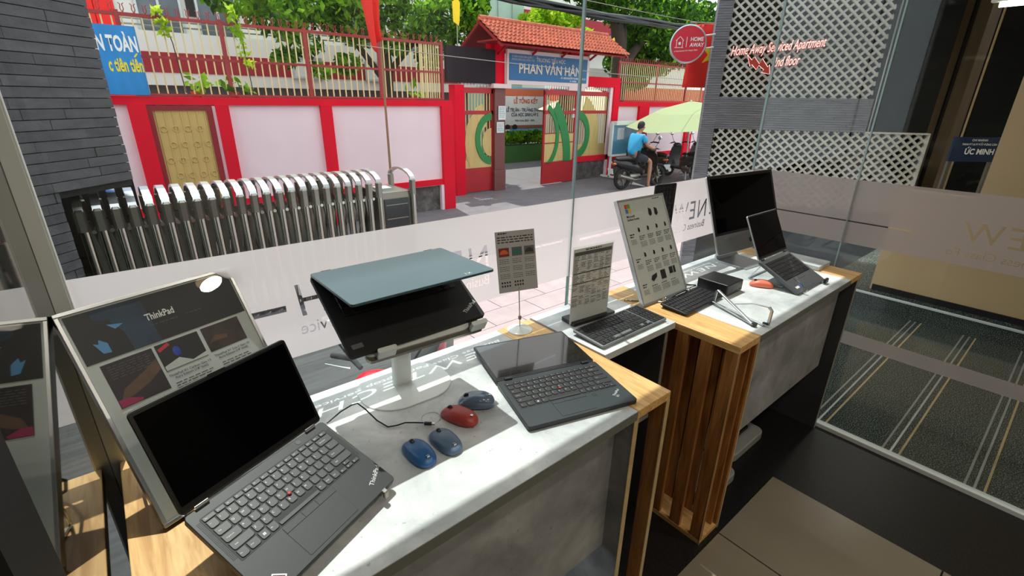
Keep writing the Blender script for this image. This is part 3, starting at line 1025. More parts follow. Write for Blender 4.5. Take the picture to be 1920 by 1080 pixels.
for r in range(0, 35, 3):
    rect(q, .008, .175, .2475 - r * .0053, .2479 - r * .0053, .0004)
for x in (.0085, .037, .065, .093, .121, .148, .1745):
    rect(q, x - .0002, x + .0002, .062, .248, .0004)
q.obj('print_small_text', INK, pg)

p2, pb2 = board('poster_display', 'tall framed product family poster on easel at the far counter corner', 'poster', (1.4432, .9481, T + .006), -.0092, -.4397, .2900, .4062, .010, PAPER_G, SILV, .006)
for i, (x, z, c) in enumerate(((.036, .371, (226, 66, 44)), (.0525, .371, (110, 170, 50)), (.036, .353, (40, 140, 210)), (.0525, .353, (236, 180, 40)))):
    prt('print_logo_square', M('logo_square_%d' % i, c, .6), pb2, (x, x + .015, z, z + .0165), y=-.0018)
text('Microsoft\nSurface Family', .0125, INK, pb2, (.034, -.0018, .336), UPR, off=.018)
q = MB()
q2 = MB()
def dev(cx, cz, s):
    q.poly([(cx - s * .5, -.0019, cz - s * .5), (cx - s * .3, -.0019, cz + s * .7), (cx + s * .45, -.0019, cz + s * .35), (cx + s * .5, -.0019, cz - s * .5), (cx, -.0019, cz - s * .9)])
for r, zc in enumerate((.285, .187)):
    for c in range(4):
        dev(.086 + c * .057, zc, .013)
        for kk in range(3):
            dashes(q2, .078 + c * .053, .078 + c * .053 + .040 - 6e-3 * kk, zc - .028 - kk * .0065, .0028, -.0018, .010)
        for kk in range(5):
            dashes(q2, .078 + c * .053, .078 + c * .053 + .038, zc - .050 - kk * .0044, .0016, -.0018, .007)
dev(.180, .346, .022)
dev(.218, .344, .022)
q.poly([(.085, -.0019, .085), (.095, -.0019, .100), (.128, -.0019, .106), (.124, -.0019, .090), (.098, -.0019, .076)])
rect(q, .150, .182, .074, .110, -.0019)
rect(q, .208, .232, .085, .112, -.0019)
rect(q, .236, .250, .084, .112, -.0019)
q.obj('print_product_pictures', INK, pb2)
for c in range(3):
    dashes(q2, .080 + c * .062, .115 + c * .062, .060, .003, -.0018, .010)
    for kk in range(5):
        dashes(q2, .080 + c * .062, .130 + c * .062, .053 - kk * .0044, .0016, -.0018, .007)
for zc in (.268, .172, .072):
    dashes(q2, .026, .052, zc, .0045, -.0018, .010)
    dashes(q2, .026, .046, zc - .009, .0045, -.0018, .010)
    for kk in range(4):
        dashes(q2, .026, .058, zc - .020 - kk * .005, .0016, -.0018, .007)
dashes(q2, .215, .262, .392, .003, -.0018, .010)
q2.obj('print_small_text', INK, pb2)
MB().box(.004, .286, -.0032, -.0026, .004, .402).obj('cover_glass', ACRYL, pb2)
es2 = thing('poster_easel', 'wire easel with curled front hooks under the product family poster', 'easel', (1.4432, .9481, T), (0, 0, -.0092))
for x in (.10, .265):
    MB().tube([(x - .10, .09, .003), (x - .03, .02, .003), (x, -.012, .003), (x, -.028, .006), (x, -.034, .016), (x, -.026, .026), (x, -.016, .020), (x, -.020, .010)], .003, 8).obj('leg', CHROME, es2, smooth=50)
MB().tube([(.10, -.030, .010), (.16, -.036, .028), (.22, -.036, .030), (.265, -.030, .012)], .0028, 8).obj('front_wire', BLACKP, es2, smooth=50)

# ---------------------------------------------------------------- keyboards, box, stands, monitor on the far side
def keyboard(label, w, d, loc, rot, body, keymat, tilt=0.07, num=False, parts=True, legends=False):
    t = thing('keyboard', label, 'keyboard', loc, rot)
    b = MB().prism(rr(w, d, .006, 4, 0, -d / 2), -.008, 0).obj('case', body, t, rot=(tilt, 0, 0), smooth=40, bevel=.0015)
    kw = w * (.76 if num else .965)
    extra = []
    if num:
        u = (d * .93) / 5.55
        nx = w * (.965 / 2) - w * .19
        for r in range(6):
            y0 = 0 if r == 0 else -u * (.55 + r - 1)
            hh = u * .55 if r == 0 else u
            for c in range(4):
                extra.append((nx + c * w * .0475, nx + (c + 1) * w * .0475, y0 - hh, y0, ''))
        xo = -w * (.965 / 2) + kw / 2
        extra = [(a - xo, b_ - xo, c_, d_, e) for a, b_, c_, d_, e in extra]
    else:
        xo = 0
    keyboard_keys(b, kw, d * .93, -d * .035, keymat, .0022, .0024, .55, 0, None, parts, False, xo, extra)
    MB().box(-w * .45, w * .45, -.012, -.004, -.018 if tilt > .02 else -.010, -.006).obj('rear_foot', body, b)
    return t
KBG = M('keyboard_grey_case', (120, 124, 126), 0.35, 0.3)
keyboard('slim grey full-size keyboard on the bridging shelf', .342, .132, (1.235, .953, T + .0228), (0, 0, 0), KBG, KEYB, .05, True)
keyboard('black compact keyboard lying in front of the product poster', .2747, .112, (1.632, .915, T + .0205), (0, 0, .03), BLACKP, KEYB, .07)
kb3 = keyboard('black full-size keyboard standing upright against the window behind the product poster', .40, .126, (1.722, 1.141, T + .206), (R(78), R(-90), R(4)), BLACKP, KEYB, 0, True, False)

bxx = thing('dock_box', 'flat black docking box between the keyboard and coral mouse', 'box', (1.857, .870, T))
MB().prism(rr(.128, .132, .006, 4), .004, .050).obj('case', BLACKP, bxx, smooth=40, bevel=.0025)
MB().box(-.055, .055, -.06, .06, 0, .004).obj('base', BLACKM, bxx)
prt('label_print', INKG, bxx, (-.02, .012, .018, .032), y=-.0663)
for xx2 in (.04,):
    MB().box(xx2, xx2 + .009, -.0668, -.066, .012, .016).obj('port', KEYWELL, bxx)
bc = thing('device_cables', 'black and white cables looping behind the docking box', 'cables', (1.80, .99, T))
MB().tube([(-.005, -.05, .012), (-.05, -.01, .014), (-.10, .0, .012), (-.15, -.01, .006), (-.18, -.02, .004)], .0028, 8).obj('cord', BLACKP, bc, smooth=60)
MB().tube([(-.005, -.052, .010), (-.06, -.035, .004), (-.12, -.03, .004), (-.18, -.04, .003)], .002, 8).obj('cord', BLACKP, bc, smooth=60)
MB().tube([(.0, -.06, .006), (-.07, -.055, .0025), (-.14, -.05, .0025), (-.17, -.06, .0025)], .0018, 8).obj('cord', PAPER, bc, smooth=60)
MB().tube([(.123, -.13, .012), (.14, -.135, .008), (.155, -.125, .006)], .002, 8).obj('cord', BLACKP, bc, smooth=60)

xs = thing('laptop_stand', 'empty folding aluminium laptop stand at the front edge of the far counter', 'laptop stand', (1.66, .70, T))
def bar3(pts, r=.006, n=4, fl=.55):
    return MB().tube([(x - 1.66, y - .70, z) for x, y, z in pts], r, n, flat=fl)
bar3([(1.700, .808, .004), (1.645, .590, .004)]).obj('base_bar', SILV, xs, bevel=.0015)
bar3([(1.688, .806, .010), (1.616, .612, .006)]).obj('base_bar', SILV, xs, bevel=.0015)
bar3([(1.698, .806, .006), (1.694, .800, .052), (1.690, .790, .060)], .007).obj('rear_post', SILV, xs, bevel=.0015)
bar3([(1.692, .794, .060), (1.612, .612, .008)], .0075).obj('sloped_arm', SILV, xs, bevel=.0015)
bar3([(1.652, .580, .005), (1.652, .578, .062), (1.655, .590, .070)], .0075).obj('front_post', SILV, xs, bevel=.0015)
bar3([(1.655, .590, .069), (1.668, .650, .060), (1.686, .720, .030)], .004).obj('cross_arm', SILV, xs, bevel=.001)
MB().box(-.052, -.036, -.096, -.082, .002, .014).obj('foot_pad', BLACKP, xs)
bar3([(1.648, .596, .012), (1.646, .578, .012)], .006).obj('stop_tab', BLACKP, xs)

im = thing('desktop_computer', 'all-in-one desktop computer with black screen and silver chin on angled foot', 'computer', (2.0487, .9894, .930), (0, 0, -.0994))
sw, shh = .5285, .3612
ib = MB().prism(rr(sw, shh, .012, 5, sw / 2, shh / 2), 0, .010, Matrix(((1, 0, 0, 0), (0, 0, 1, 0), (0, 1, 0, 0), (0, 0, 0, 1)))).obj('body', SILV, im, rot=(-.3516, 0, 0), smooth=40, bevel=.002)
MB().box(.0, sw, -.0016, 0, .088, shh - .001).obj('bezel', BEZEL, ib)
MB().box(.016, sw - .016, -.0024, -.0016, .100, shh - .016).obj('screen', SCREEN, ib)
MB().box(.001, sw - .001, -.0016, 0, .002, .088).obj('chin', M('chin_aluminium', (150, 152, 152), .4, .7), ib)
ap = MB()
ap.poly([(sw / 2 + x * .014, -.0022, .044 + z * .014) for x, z in ((0, -.95), (-.35, -1.0), (-.7, -.6), (-.85, 0), (-.75, .45), (-.4, .65), (0, .5), (.4, .65), (.7, .5), (.5, .2), (.5, -.15), (.75, -.4), (.5, -.85), (.3, -1.0))])
ap.poly([(sw / 2 + .002, -.0022, .056), (sw / 2 + .006, -.0022, .0635), (sw / 2 + .0085, -.0022, .0635), (sw / 2 + .005, -.0022, .0575)])
ap.obj('emblem', INK, ib)
MB().loft([[(sw / 2 - .14, .010, .08), (sw / 2 + .14, .010, .08), (sw / 2 + .14, .010, .30), (sw / 2 - .14, .010, .30)],
           [(sw / 2 - .06, .035, .12), (sw / 2 + .06, .035, .12), (sw / 2 + .06, .035, .25), (sw / 2 - .06, .035, .25)]]).obj('back_bulge', SILV, ib)
FZ = T - .930
fm = MB()
prof = [(-.055, FZ + .0), (.090, FZ + .0), (.106, FZ + .004), (.112, FZ + .018), (.108, FZ + .04), (.075, FZ + .20), (.066, FZ + .20), (.100, FZ + .04), (.102, FZ + .02), (.096, FZ + .011), (.088, FZ + .008), (-.055, FZ + .006)]
fx0, fx1 = .150, .325
fm.add([(fx0, y, z) for y, z in prof] + [(fx1, y, z) for y, z in prof],
       [tuple(range(len(prof))), tuple(range(2 * len(prof) - 1, len(prof) - 1, -1))] + [(i, len(prof) + i, len(prof) + (i + 1) % len(prof), (i + 1) % len(prof)) for i in range(len(prof))])
fm.obj('stand_foot', SILV, im, smooth=35)

l4, b4, d4 = laptop('thin grey laptop on a folding stand in front of the desktop computer', .278, .200, .196, (2.186, .809, .953), 0, .472, -.455, LAPS, KEYB, None, False, SCREEN, SILV, False, .88, .52, .11)
MB().box(-.115, -.085, -.178, -.168, .0002, .0006).obj('badge_sticker', PAPER, b4)
MB().box(-.072, -.052, -.180, -.166, .0002, .0006).obj('badge_sticker', M('badge_blue', (30, 86, 160), .4), b4)
s4 = thing('laptop_stand', 'folding aluminium stand under the thin grey laptop', 'laptop stand', (2.186, .809, T))
for sx in (-1, 1):
    x = sx * .100
    MB().tube([(x, .045, .004), (x, -.004, .085), (x, -.175, .004), (x, -.188, .008), (x, -.192, .022)], .0045, 4, flat=.6).obj('side_bar', SILV, s4, bevel=.001)
    MB().tube([(x, .045, .004), (x, -.10, .004)], .0045, 4, flat=.6).obj('base_bar', SILV, s4, bevel=.001)
MB().tube([(-.1, .045, .004), (.1, .045, .004)], .004, 8).obj('cross_bar', SILV, s4, smooth=50)
MB().box(.09, .125, -.196, -.186, .004, .024).obj('stop_tab', BLACKP, s4, bevel=.002)

# spare stand feet lying on the floor under the far counter
FOOTM = M('stand_foot_grey', (150, 152, 150), .4)
for x0, x1, y0, y1, lb in ((1.95, 2.275, .70, .90, 'grey-white monitor stand foot with black bracket under the far counter'), (1.62, 1.885, .645, .86, 'plain grey-white monitor stand foot on the floor behind the slatted box')):
    t = thing('monitor_stand_foot', lb, 'stand', ((x0 + x1) / 2, (y0 + y1) / 2, .0))
    MB().prism(rr(x1 - x0, y1 - y0, .04, 5), 0, .045).obj('plate', FOOTM, t, smooth=40, bevel=.006)
    if x0 > 1.9:
        MB().box(-.12, .10, -.04, .0, .045, .062).obj('bracket', BLACKP, t)
        MB().tube([(.02, -.02, .06), (.06, .02, .22)], .008, 6).obj('strut', BLACKP, t)
        MB().tube([(-.04, -.02, .06), (-.02, .03, .20)], .008, 6).obj('strut', BLACKP, t)

# ---------------------------------------------------------------- outdoors: ground
gr = struct('street', MB().box(-14, 40, 1.25, 40, G - .3, G), ASPH)
struct('foundation_wall', MB().box(-3, XR + .1, YG + .03, 1.27, G - .2, -.02), DARK_GR)
dk = struct('driveway', MB().box(-3, 2.05, 1.3, 5.2, G, G + .02), DECK)
pv = struct('pavement', MB().box(2.05, 16, 1.3, 6.5, G, G + .012).box(2.05, 16, 6.5, 6.62, G, G + .03), M('paver_joint', (138, 124, 124), .8))
ry_ = 1.36
j = 0
while ry_ < 6.3:
    x = 2.07 - (.4 if j % 2 else 0)
    while x < (8.2 if ry_ > 3.2 else 7.0):
        a = max(x, 2.07)
        if x + .79 - a > .1:
            piece('paver', pv, PAVER, ((a + x + .79) / 2, ry_ + .2, G + .02), (x + .79 - a, .392, .02))
        x += .8
    ry_ += .4
    j += 1
struct('lobby_floor', MB().box(XR, 4.66, -4, 1.30, -.12, 0), DARK_GR)
lf = bpy.data.objects['lobby_floor']
for y0 in (.565, .245, -.065, -.40):
    for i, (dy, m_) in enumerate(((.045, LAM_EDGE), (.012, ALU), (-.022, OAK_EDGE))):
        piece('inlay_strip', lf, m_, (3.62, y0 + dy, .0003), (2.02, .009, .0016))
struct('lobby_step', MB().box(4.65, 9.5, -4, 1.30, -.12, .125), DARK_GR)
struct('trim_6', MB().box(4.642, 4.67, -4, 1.30, .118, .130), ALU_W)
struct('lobby_baseboard', MB().box(4.785, 4.80, -4, .95, .125, .17), BLACKM)
struct('lobby_wall', MB().box(4.80, 4.9, -4, .50, .125, 3.4).box(4.80, 4.9, .50, .965, .125, .96), BEIGE)
struct('lobby_roof', MB().box(XR + .1, 5.9, -4, 2.6, 3.25, 3.4).box(5.9, 9.5, -4, 1.5, 3.25, 3.4), CEIL)  # unseen roof keeping sun off the lobby; far slab added to darken it

# ---------------------------------------------------------------- school boundary wall and fence (plane Y = 10.3)
YW = 10.3
bw = thing('boundary_wall', 'long pink school wall with red pillars and red coping left of the gate', 'wall', (0, YW, G))
z0, zc = 0, 1.535 - G
MB().box(-3, 6.70, .06, .20, .60, zc - .1).obj('pink_panel', PINKW, bw)
MB().box(-3, 6.72, .0, .26, zc - .13, zc).obj('coping', REDW, bw)
MB().box(-3, 6.70, .0, .24, .62, .755).obj('lower_beam', REDW, bw)
MB().box(-3, 6.40, .08, .24, 0, .62).obj('plinth', PLINTH, bw)
for a, b in ((-1.6, -1.35), (.514, .758), (1.752, 1.961), (3.594, 3.815), (6.405, 6.717)):
    MB().box(a, b, -.04, .25, 0, zc - .13).obj('pillar', REDW, bw)
MB().box(6.33, 6.405, -.02, .24, 0, .62).obj('pillar_foot', PINKW, bw)
dr = MB().box(.758, .83, -.02, .10, .15, 2.42).box(1.61, 1.70, -.02, .10, .15, 2.42).box(.83, 1.61, -.02, .10, 2.35, 2.42)
dr.obj('door_frame', MAROON, bw)
MB().box(1.70, 1.752, .0, .10, .15, 2.42).obj('door_jamb', PINKW, bw)
dl_ = MB().box(.83, 1.61, .01, .05, .15, 2.35).obj('steel_door', YELDOOR, bw)
for i in range(7):
    x = .87 + i * .117
    piece('door_rib', dl_, YELDOOR, (x, .006, 1.25), (.014, .016, 2.18))
for r in range(7):
    for c in range(4):
        x = .93 + c * .175 + (.087 if r % 2 else 0)
        if x > 1.58:
            continue
        zz3 = 2.05 - r * .26
        MB().tube([(x + .045 * cos(a), 0, zz3 + .045 * sin(a)) for a in [2 * pi * q_ / 16 for q_ in range(16)]], .007, 5, closed=True).obj('door_ring', YELDOOR, dl_)

def fence(name, label, x0, x1, y, zb, zm, zt, posts, pitch, spikes=True, xs_extra=()):
    t = thing(name, label, 'fence', (0, y, 0))
    MB().box(x0, x1, -.02, .02, zb, zb + .03).obj('rail', REDF, t)
    MB().box(x0, x1, -.02, .02, zm - .02, zm + .02).obj('rail', REDF, t)
    MB().box(x0, x1, -.025, .025, zt - .03, zt + .02).obj('rail', REDF, t)
    for p in posts:
        MB().box(p - .03, p + .03, -.03, .03, zb, zt + .05).obj('post', REDF, t)
    xs_ = list(xs_extra)
    x = x0 + pitch * .5
    while x < x1:
        if min(abs(x - p) for p in posts) > .045:
            xs_.append(x)
        x += pitch
    for x in xs_:
        piece('picket', t, PICKET, (x, .0, (zb + zt) / 2), (.02, .02, zt - zb))
    if spikes:
        sp = MB()
        for s_ in (1, -1):
            sp.tube([(0, 0, 0), (s_ * .022, 0, .05), (s_ * .012, 0, .11), (s_ * .034, 0, .13)], .007, 5)
        me = sp.mesh('spike', REDF)
        x = x0 + pitch
        while x < x1 - .05:
            link('spike', me, t, (x, 0, zt + .02))
            x += pitch * 1.13
    return t
fence('iron_fence', 'red railed fence with cream bars on top of the left pink wall', -2.4, 6.54, YW + .09, 1.55, 2.135, 2.725, (-2.2, -.75, .68, 2.085, 3.49, 4.98, 6.51), .128, True, [5.95 + .06 * i for i in range(9)])
fence('iron_fence', 'red railed fence with cream bars right of the school gate', 14.75, 20.5, 11.9, 1.60, 2.222, 2.87, (14.8, 17.1, 19.2, 20.4), .118, True)

bn = thing('banner', 'blue school banner with white and yellow words tied to the fence', 'banner', (0, YW - .04, 0))
MB().box(-.55, .858, 0, .012, 1.555, 2.545).obj('sheet', BANNERB, bn)
text('AN TOÀN', .30, WHT, bn, (.845, -.004, 2.19), UPR, 'RIGHT', off=.035, sx=.44)
text('c tiên tiên', .27, YEL, bn, (.855, -.004, 1.90), UPR, 'RIGHT', off=.03, sx=.40)
MB().box(-.035, .035, 0, .004, -.010, .010).obj('accent_mark', YEL, bn, (.790, -.006, 2.135), (0, R(-50), 0))

fp = thing('flag_on_pole', 'plain red flag hanging from a wooden pole in front of the pink wall', 'flag', (4.787, 9.85, G))
MB().tube([(0, 0, 0), (-.005, 0, 1.9), (-.01, 0, 3.62), (-.06, .0, 5.2)], [.028, .024, .02, .018], 10).obj('pole', M('pole_wood', (150, 108, 78), .6), fp, smooth=60)
fm2 = MB()
nx_, nz_ = 9, 12
grid = []
for iz in range(nz_ + 1):
    v_ = iz / nz_
    for ix in range(nx_ + 1):
        u_ = ix / nx_
        x = (-.55 + .36 * v_ ** .7) * (1 - u_) + (-.02 + .03 * sin(v_ * 6)) * u_
        zz4 = 4.95 - v_ * (1.42 + .0 * u_) - .16 * sin(pi * min(1, u_ * 1.5)) * v_ ** 2 + .12 * u_ * v_
        grid.append((x, -.05 + .07 * sin(u_ * 9 + v_ * 2), zz4))
fs_ = [(iz * (nx_ + 1) + ix, iz * (nx_ + 1) + ix + 1, (iz + 1) * (nx_ + 1) + ix + 1, (iz + 1) * (nx_ + 1) + ix) for iz in range(nz_) for ix in range(nx_)]
fm2.add(grid, fs_)
fo = fm2.obj('cloth', FLAGR, fp, smooth=80)
so = fo.modifiers.new('thickness', 'SOLIDIFY')
so.thickness = .006

# ---------------------------------------------------------------- school gate (plane Y = 11.65)
YT = 11.65
gt = thing('school_gateway', 'red school gateway with brown posts under a tiled roof', 'gateway', (0, YT, G))
H0 = -G
MB().box(7.66, 7.96, -.05, .25, 0, 1.93 + H0).obj('pillar', REDW, gt)
MB().box(6.75, 7.66, .10, .18, 0, 1.5 + H0).obj('pink_infill', PINKW, gt)
for a, b in ((9.05, 9.441), (12.09, 12.59)):
    MB().box(a, b, 0, .50, .62, 1.87 + H0).obj('post', BRICKP, gt, bevel=.01)
    MB().box(a - .02, b + .02, -.02, .52, 0, .62).obj('post_base', BRICKP, gt, bevel=.01)
    MB().box(a - .12, b + .14, -.10, .60, 1.87 + H0, 1.99 + H0).obj('post_cap', SIGNW, gt, bevel=.008)
    MB().box(a + .02, b + (.0 if a < 10 else .3), .05, .45, 1.99 + H0, 3.1 + H0).obj('upper_pier', REDW, gt)
MB().box(7.45, 9.07, .0, .10, 1.98 + H0, 2.86 + H0).obj('dark_panel', M('panel_dark_purple', (40, 31, 37), .7, spec=.2), gt)
MB().box(12.6, 14.62, -.02, .26, 2.02 + H0, 2.33 + H0).obj('red_beam', REDW, gt)
MB().box(14.30, 14.62, -.03, .27, -.2, 2.05 + H0).obj('pillar', REDW, gt)
MB().box(14.16, 14.30, .02, .22, 0, 2.02 + H0).obj('pink_jamb', PINKW, gt)
MB().box(12.6, 14.2, .06, .22, .0, .62).obj('plinth', PLINTH, gt)
MB().box(12.6, 14.3, .02, .22, .62, .80).obj('red_beam', REDW, gt)
def leaf(name, x0, x1, mirror, full, loc=(0, 0, 0), rz=0):
    """one gate leaf: red frame, cream bars, bamboo fan and green arcs"""
    w = x1 - x0
    g = MB()
    g.box(0, .07, -.03, .03, .03, 2.86).box(w - .07, w, -.03, .03, .03, 2.86).box(0, w, -.03, .03, 2.76, 2.90).box(0, w, -.03, .03, 2.20, 2.30)
    L_ = g.obj(name, REDD, gt, loc, (0, 0, rz))
    MB().box(.07, w - .07, -.02, .02, .03 if full else .02, .72).obj('lower_sheet', REDD, L_)
    n_ = int(w / .115)
    for i in range(n_):
        piece('bar', L_, PICKET, (.07 + (i + .6) * (w - .14) / n_, 0, 1.74), (.022, .022, 2.04))
    for i in range(n_ + 1):
        MB().ell((.05 + i * (w - .1) / n_, 0, 2.99), (.045, .012, .065), 10, 6).obj('finial', WHT, L_)
    return L_, w
def arc(L_, name, mat, cx, cz, r0, r1, a0, a1, y=-.03, n=14, clip=None):
    m = MB()
    lo_, hi_ = clip if clip else (-9, 9)
    A = [a0 + (a1 - a0) * i / n for i in range(n + 1)]
    pts = [(min(max(cx + r1 * cos(a), lo_), hi_), cz + r1 * sin(a) * 1.25) for a in A] + [(min(max(cx + r0 * cos(a), lo_), hi_), cz + r0 * sin(a) * 1.25) for a in reversed(A)]
    pts = [(x, max(z, .72)) for x, z in pts]
    k2 = len(A)
    for i in range(k2 - 1):
        m.prism([pts[i], pts[i + 1], pts[2 * k2 - 2 - i], pts[2 * k2 - 1 - i]][::-1], y, y + .03, Matrix(((1, 0, 0, 0), (0, 0, 1, 0), (0, 1, 0, 0), (0, 0, 0, 1))))
    return m.obj(name, mat, L_)
L1, w = leaf('side_leaf', 7.96, 9.05, False, True, (7.97, .12, 0))
arc(L1, 'bamboo_fan', BAMBOO, w - .07, 1.40, .42, .93, pi / 2 + .35, 3 * pi / 2, -.025, 14, (.07, w - .07))
arc(L1, 'green_arc', GREENP, w - .07, 1.52, .42, .58, pi / 2, 3 * pi / 2 - .05, -.05, 16, (.07, w - .07))
arc(L1, 'bamboo_heart', BAMBOO, w - .07, 1.42, .0, .32, pi / 2, 3 * pi / 2, -.03, 10, (.07, w - .07))
MB().box(.07, w - .07, -.02, -.005, .72, .95).obj('bamboo_sheet', BAMBOO, L1)
L2, w = leaf('side_leaf', 12.59, 14.16, True, False, (12.66, .12, 0))
arc(L2, 'bamboo_fan', BAMBOO, .0, 1.45, .55, 1.10, -pi / 2 + .1, pi / 2 - .35, -.025, 14, (.0, w - .2))
arc(L2, 'green_arc', GREENP, .0, 1.52, .42, .62, -pi / 2 + .05, pi / 2, -.05, 16, (0, w - .07))
MB().box(.07, w - .07, -.02, -.005, .80, 1.2).obj('bamboo_sheet', BAMBOO, L2)
L3, w = leaf('main_leaf', 10.9, 12.4, False, True, (10.93, -.05, .0), .03)
arc(L3, 'green_arc', GREENP, -.15, 1.50, .72, .86, -1.15, 1.15, -.05, 16, (.05, w))
arc(L3, 'green_arc', GREENP, -.65, .70, 1.62, 1.95, -.0, .88, -.05, 16, (.05, w - .07))
MB().box(.07, w - .07, -.02, -.004, .74, 1.62).obj('bamboo_sheet', BAMBOO, L3)
MB().box(.07, w - .07, -.028, .02, 1.30, 1.335).obj('red_rail', REDF, L3)
MB().box(.07, w - .07, -.028, .02, 1.60, 1.63).obj('red_rail', REDF, L3)
for i in range(18):
    piece('bamboo_rung', L3, PICKET, (.90, -.033, .78 + i * .052), (.36, .012, .012))
# roof
rp = Matrix.Translation((0, .25, 0))
sl = math.atan2(.60, .95)
ridge_z, eave_y = 3.60 + H0, -.70
MB().box(8.60, 14.0, eave_y + .10, .22, 3.01 + H0, 3.05 + H0, None).obj('soffit', REDF, gt)
for s_ in (1, -1):
    rm = Matrix.Translation((0, .25, ridge_z - .05)) @ Matrix.Rotation(s_ * sl, 4, 'X')
    MB().box(8.70, 14.0, -1.14 if s_ > 0 else 0, 0 if s_ > 0 else 1.14, -.05, .0, rm).obj('roof_deck', MAROON, gt)
tm_ = MB()
tm_.loft([[(x, -.11, .028 + z) for x, z in ((-.075, 0), (-.058, .046), (-.036, .012), (0, .006), (.036, .012), (.058, .046), (.075, 0))], [(x, .115, -.004 + z) for x, z in ((-.075, 0), (-.058, .046), (-.036, .012), (0, .006), (.036, .012), (.058, .046), (.075, 0))]])
tmesh = tm_.mesh('roof_tile', TERRA)
for r in range(6):
    for c in range(36):
        x = 8.74 + c * .1475 + r * .0
        d_ = .10 + r * .20
        o = link('roof_tile', tmesh, gt, (x, .25 - d_ * cos(sl), ridge_z - d_ * sin(sl) + .005 + random.uniform(-.004, .004)), (sl + random.uniform(-.01, .01), 0, 0))
for c in range(26):
    MB().tube([(8.70 + c * .2045, .25, ridge_z + .02), (8.92 + c * .2045, .25, ridge_z + .03)], .075, 8).obj('ridge_tile', TERRA, gt)
for x in (8.72, 13.95):
    for s_ in (-1, 1):
        MB().tube([(x, .25, ridge_z - .08), (x, .25 + s_ * .98, ridge_z - .70)], .05, 4).obj('barge_board', REDF, gt)
for x in (9.2, 10.4, 11.6, 12.9):
    MB().tube([(x, .05, 2.75 + H0), (x, -.5, 3.05 + H0)], .035, 4).obj('bracket', REDD, gt)
sg = MB().box(9.445, 12.89, -.06, .02, 1.99 + H0, 2.90 + H0).obj('sign_board', SIGNW, gt)
MB().box(9.51, 12.78, -.072, -.058, 2.10 + H0, 2.80 + H0).obj('sign_face', SIGNB, sg)
LETTER = M('sign_letter', (214, 196, 184), .5)
text('PHAN VĂN HÂN', .36, LETTER, sg, (11.17, -.08, 2.30 + H0), UPR, 'CENTER', off=.02, sx=.98, ext=.008)
text('TRUONG TIỂU HỌC', .145, LETTER, sg, (11.15, -.08, 2.63 + H0), UPR, 'CENTER', off=.01, sx=.92)
MB().tube([(10.555, -.08, 2.77 + H0), (10.60, -.08, 2.745 + H0)], .008, 4).obj('accent_mark', LETTER, sg)
text('ỦY BAN NHÂN DÂN QUẬN 3\nPHÒNG GIÁO DỤC & ĐÀO TẠO', .075, LETTER, sg, (9.60, -.08, 2.70 + H0), UPR, sx=.8)
text('ĐC: 182/2A NGUYỄN THỊ MINH KHAI, P6, Q3', .075, WHT, sg, (12.72, -.08, 2.20 + H0), UPR, 'RIGHT', off=.01, sx=.75)
text('ĐT: 39303201', .065, WHT, sg, (12.3, -.08, 2.12 + H0), UPR, 'RIGHT', off=.01, sx=.8)
for (x, z, hh, p_) in ((9.16, 1.02, .38, 0), (9.10, .66, .30, 0), (12.26, 1.05, .28, 1)):
    pn = MB().box(x, x + .27, -.030, -.022, z + H0, z + H0 + hh).obj('notice_sheet', PAPER, gt)
    q = MB()
    for kk in range(6):
        dashes(q, x + .03, x + .24, z + H0 + hh - .06 - kk * hh * .13, .012, -.0315, .06)
    q.obj('print_small_text', INKG, pn)

# right hand wall behind the motorcycles
wr_ = thing('boundary_wall', 'pink school wall with red pillars right of the gate behind the motorcycles', 'wall', (0, 11.72, G))
MB().box(14.6, 22, .06, .2, .5, 2.52).obj('pink_panel', PINKW, wr_)
MB().box(14.62, 22, -.02, .26, 2.44, 2.60).obj('coping', REDW, wr_)
MB().box(14.6, 22, .02, .24, .55, .72).obj('lower_beam', REDW, wr_)
MB().box(14.6, 22, .08, .24, 0, .55).obj('plinth', PLINTH, wr_)
for a, b in ((15.95, 16.56), (19.3, 19.8)):
    MB().box(a, b, -.04, .25, 0, 2.46).obj('pillar', REDW, wr_)

nb = thing('notice_board', 'wheeled glass notice board with teal backing beside the gate', 'notice board', (13.9, 11.2, G))
MB().box(0, 1.42, .0, .05, .85, 1.86).obj('backing', TEAL, nb)
f = MB().box(-.07, 0, -.03, .09, .80, 1.90).box(1.42, 1.50, -.03, .09, .80, 1.90).box(0, 1.42, -.03, .09, .78, .85)
f.obj('frame', ALU_W, nb)
MB().box(-.02, 1.55, -.16, .10, 1.84, 1.96).obj('awning', ALU_W, nb)
MB().box(.25, .62, -.004, 0, 1.35, 1.74).obj('notice_sheet', PAPER, nb)
MB().box(.0, 1.42, -.012, -.008, .85, 1.84).obj('glass_pane', ACRYL, nb)
for x in (.02, 1.40):
    MB().box(x - .035, x + .035, .0, .06, .07, .80).obj('leg', ALU_W, nb)
    MB().box(x - .035, x + .035, -.35, .40, .06, .12).obj('leg_foot', ALU_W, nb)
    MB().lathe([(.05, -.02), (.05, .02)], 12, (0, 0, 0), Matrix.Translation((x, -.33, .05)) @ Matrix.Rotation(pi / 2, 4, 'Y')).obj('wheel', RUBBER, nb)
MB().box(.02, 1.40, .01, .05, .55, .60).obj('cross_bar', ALU_W, nb)

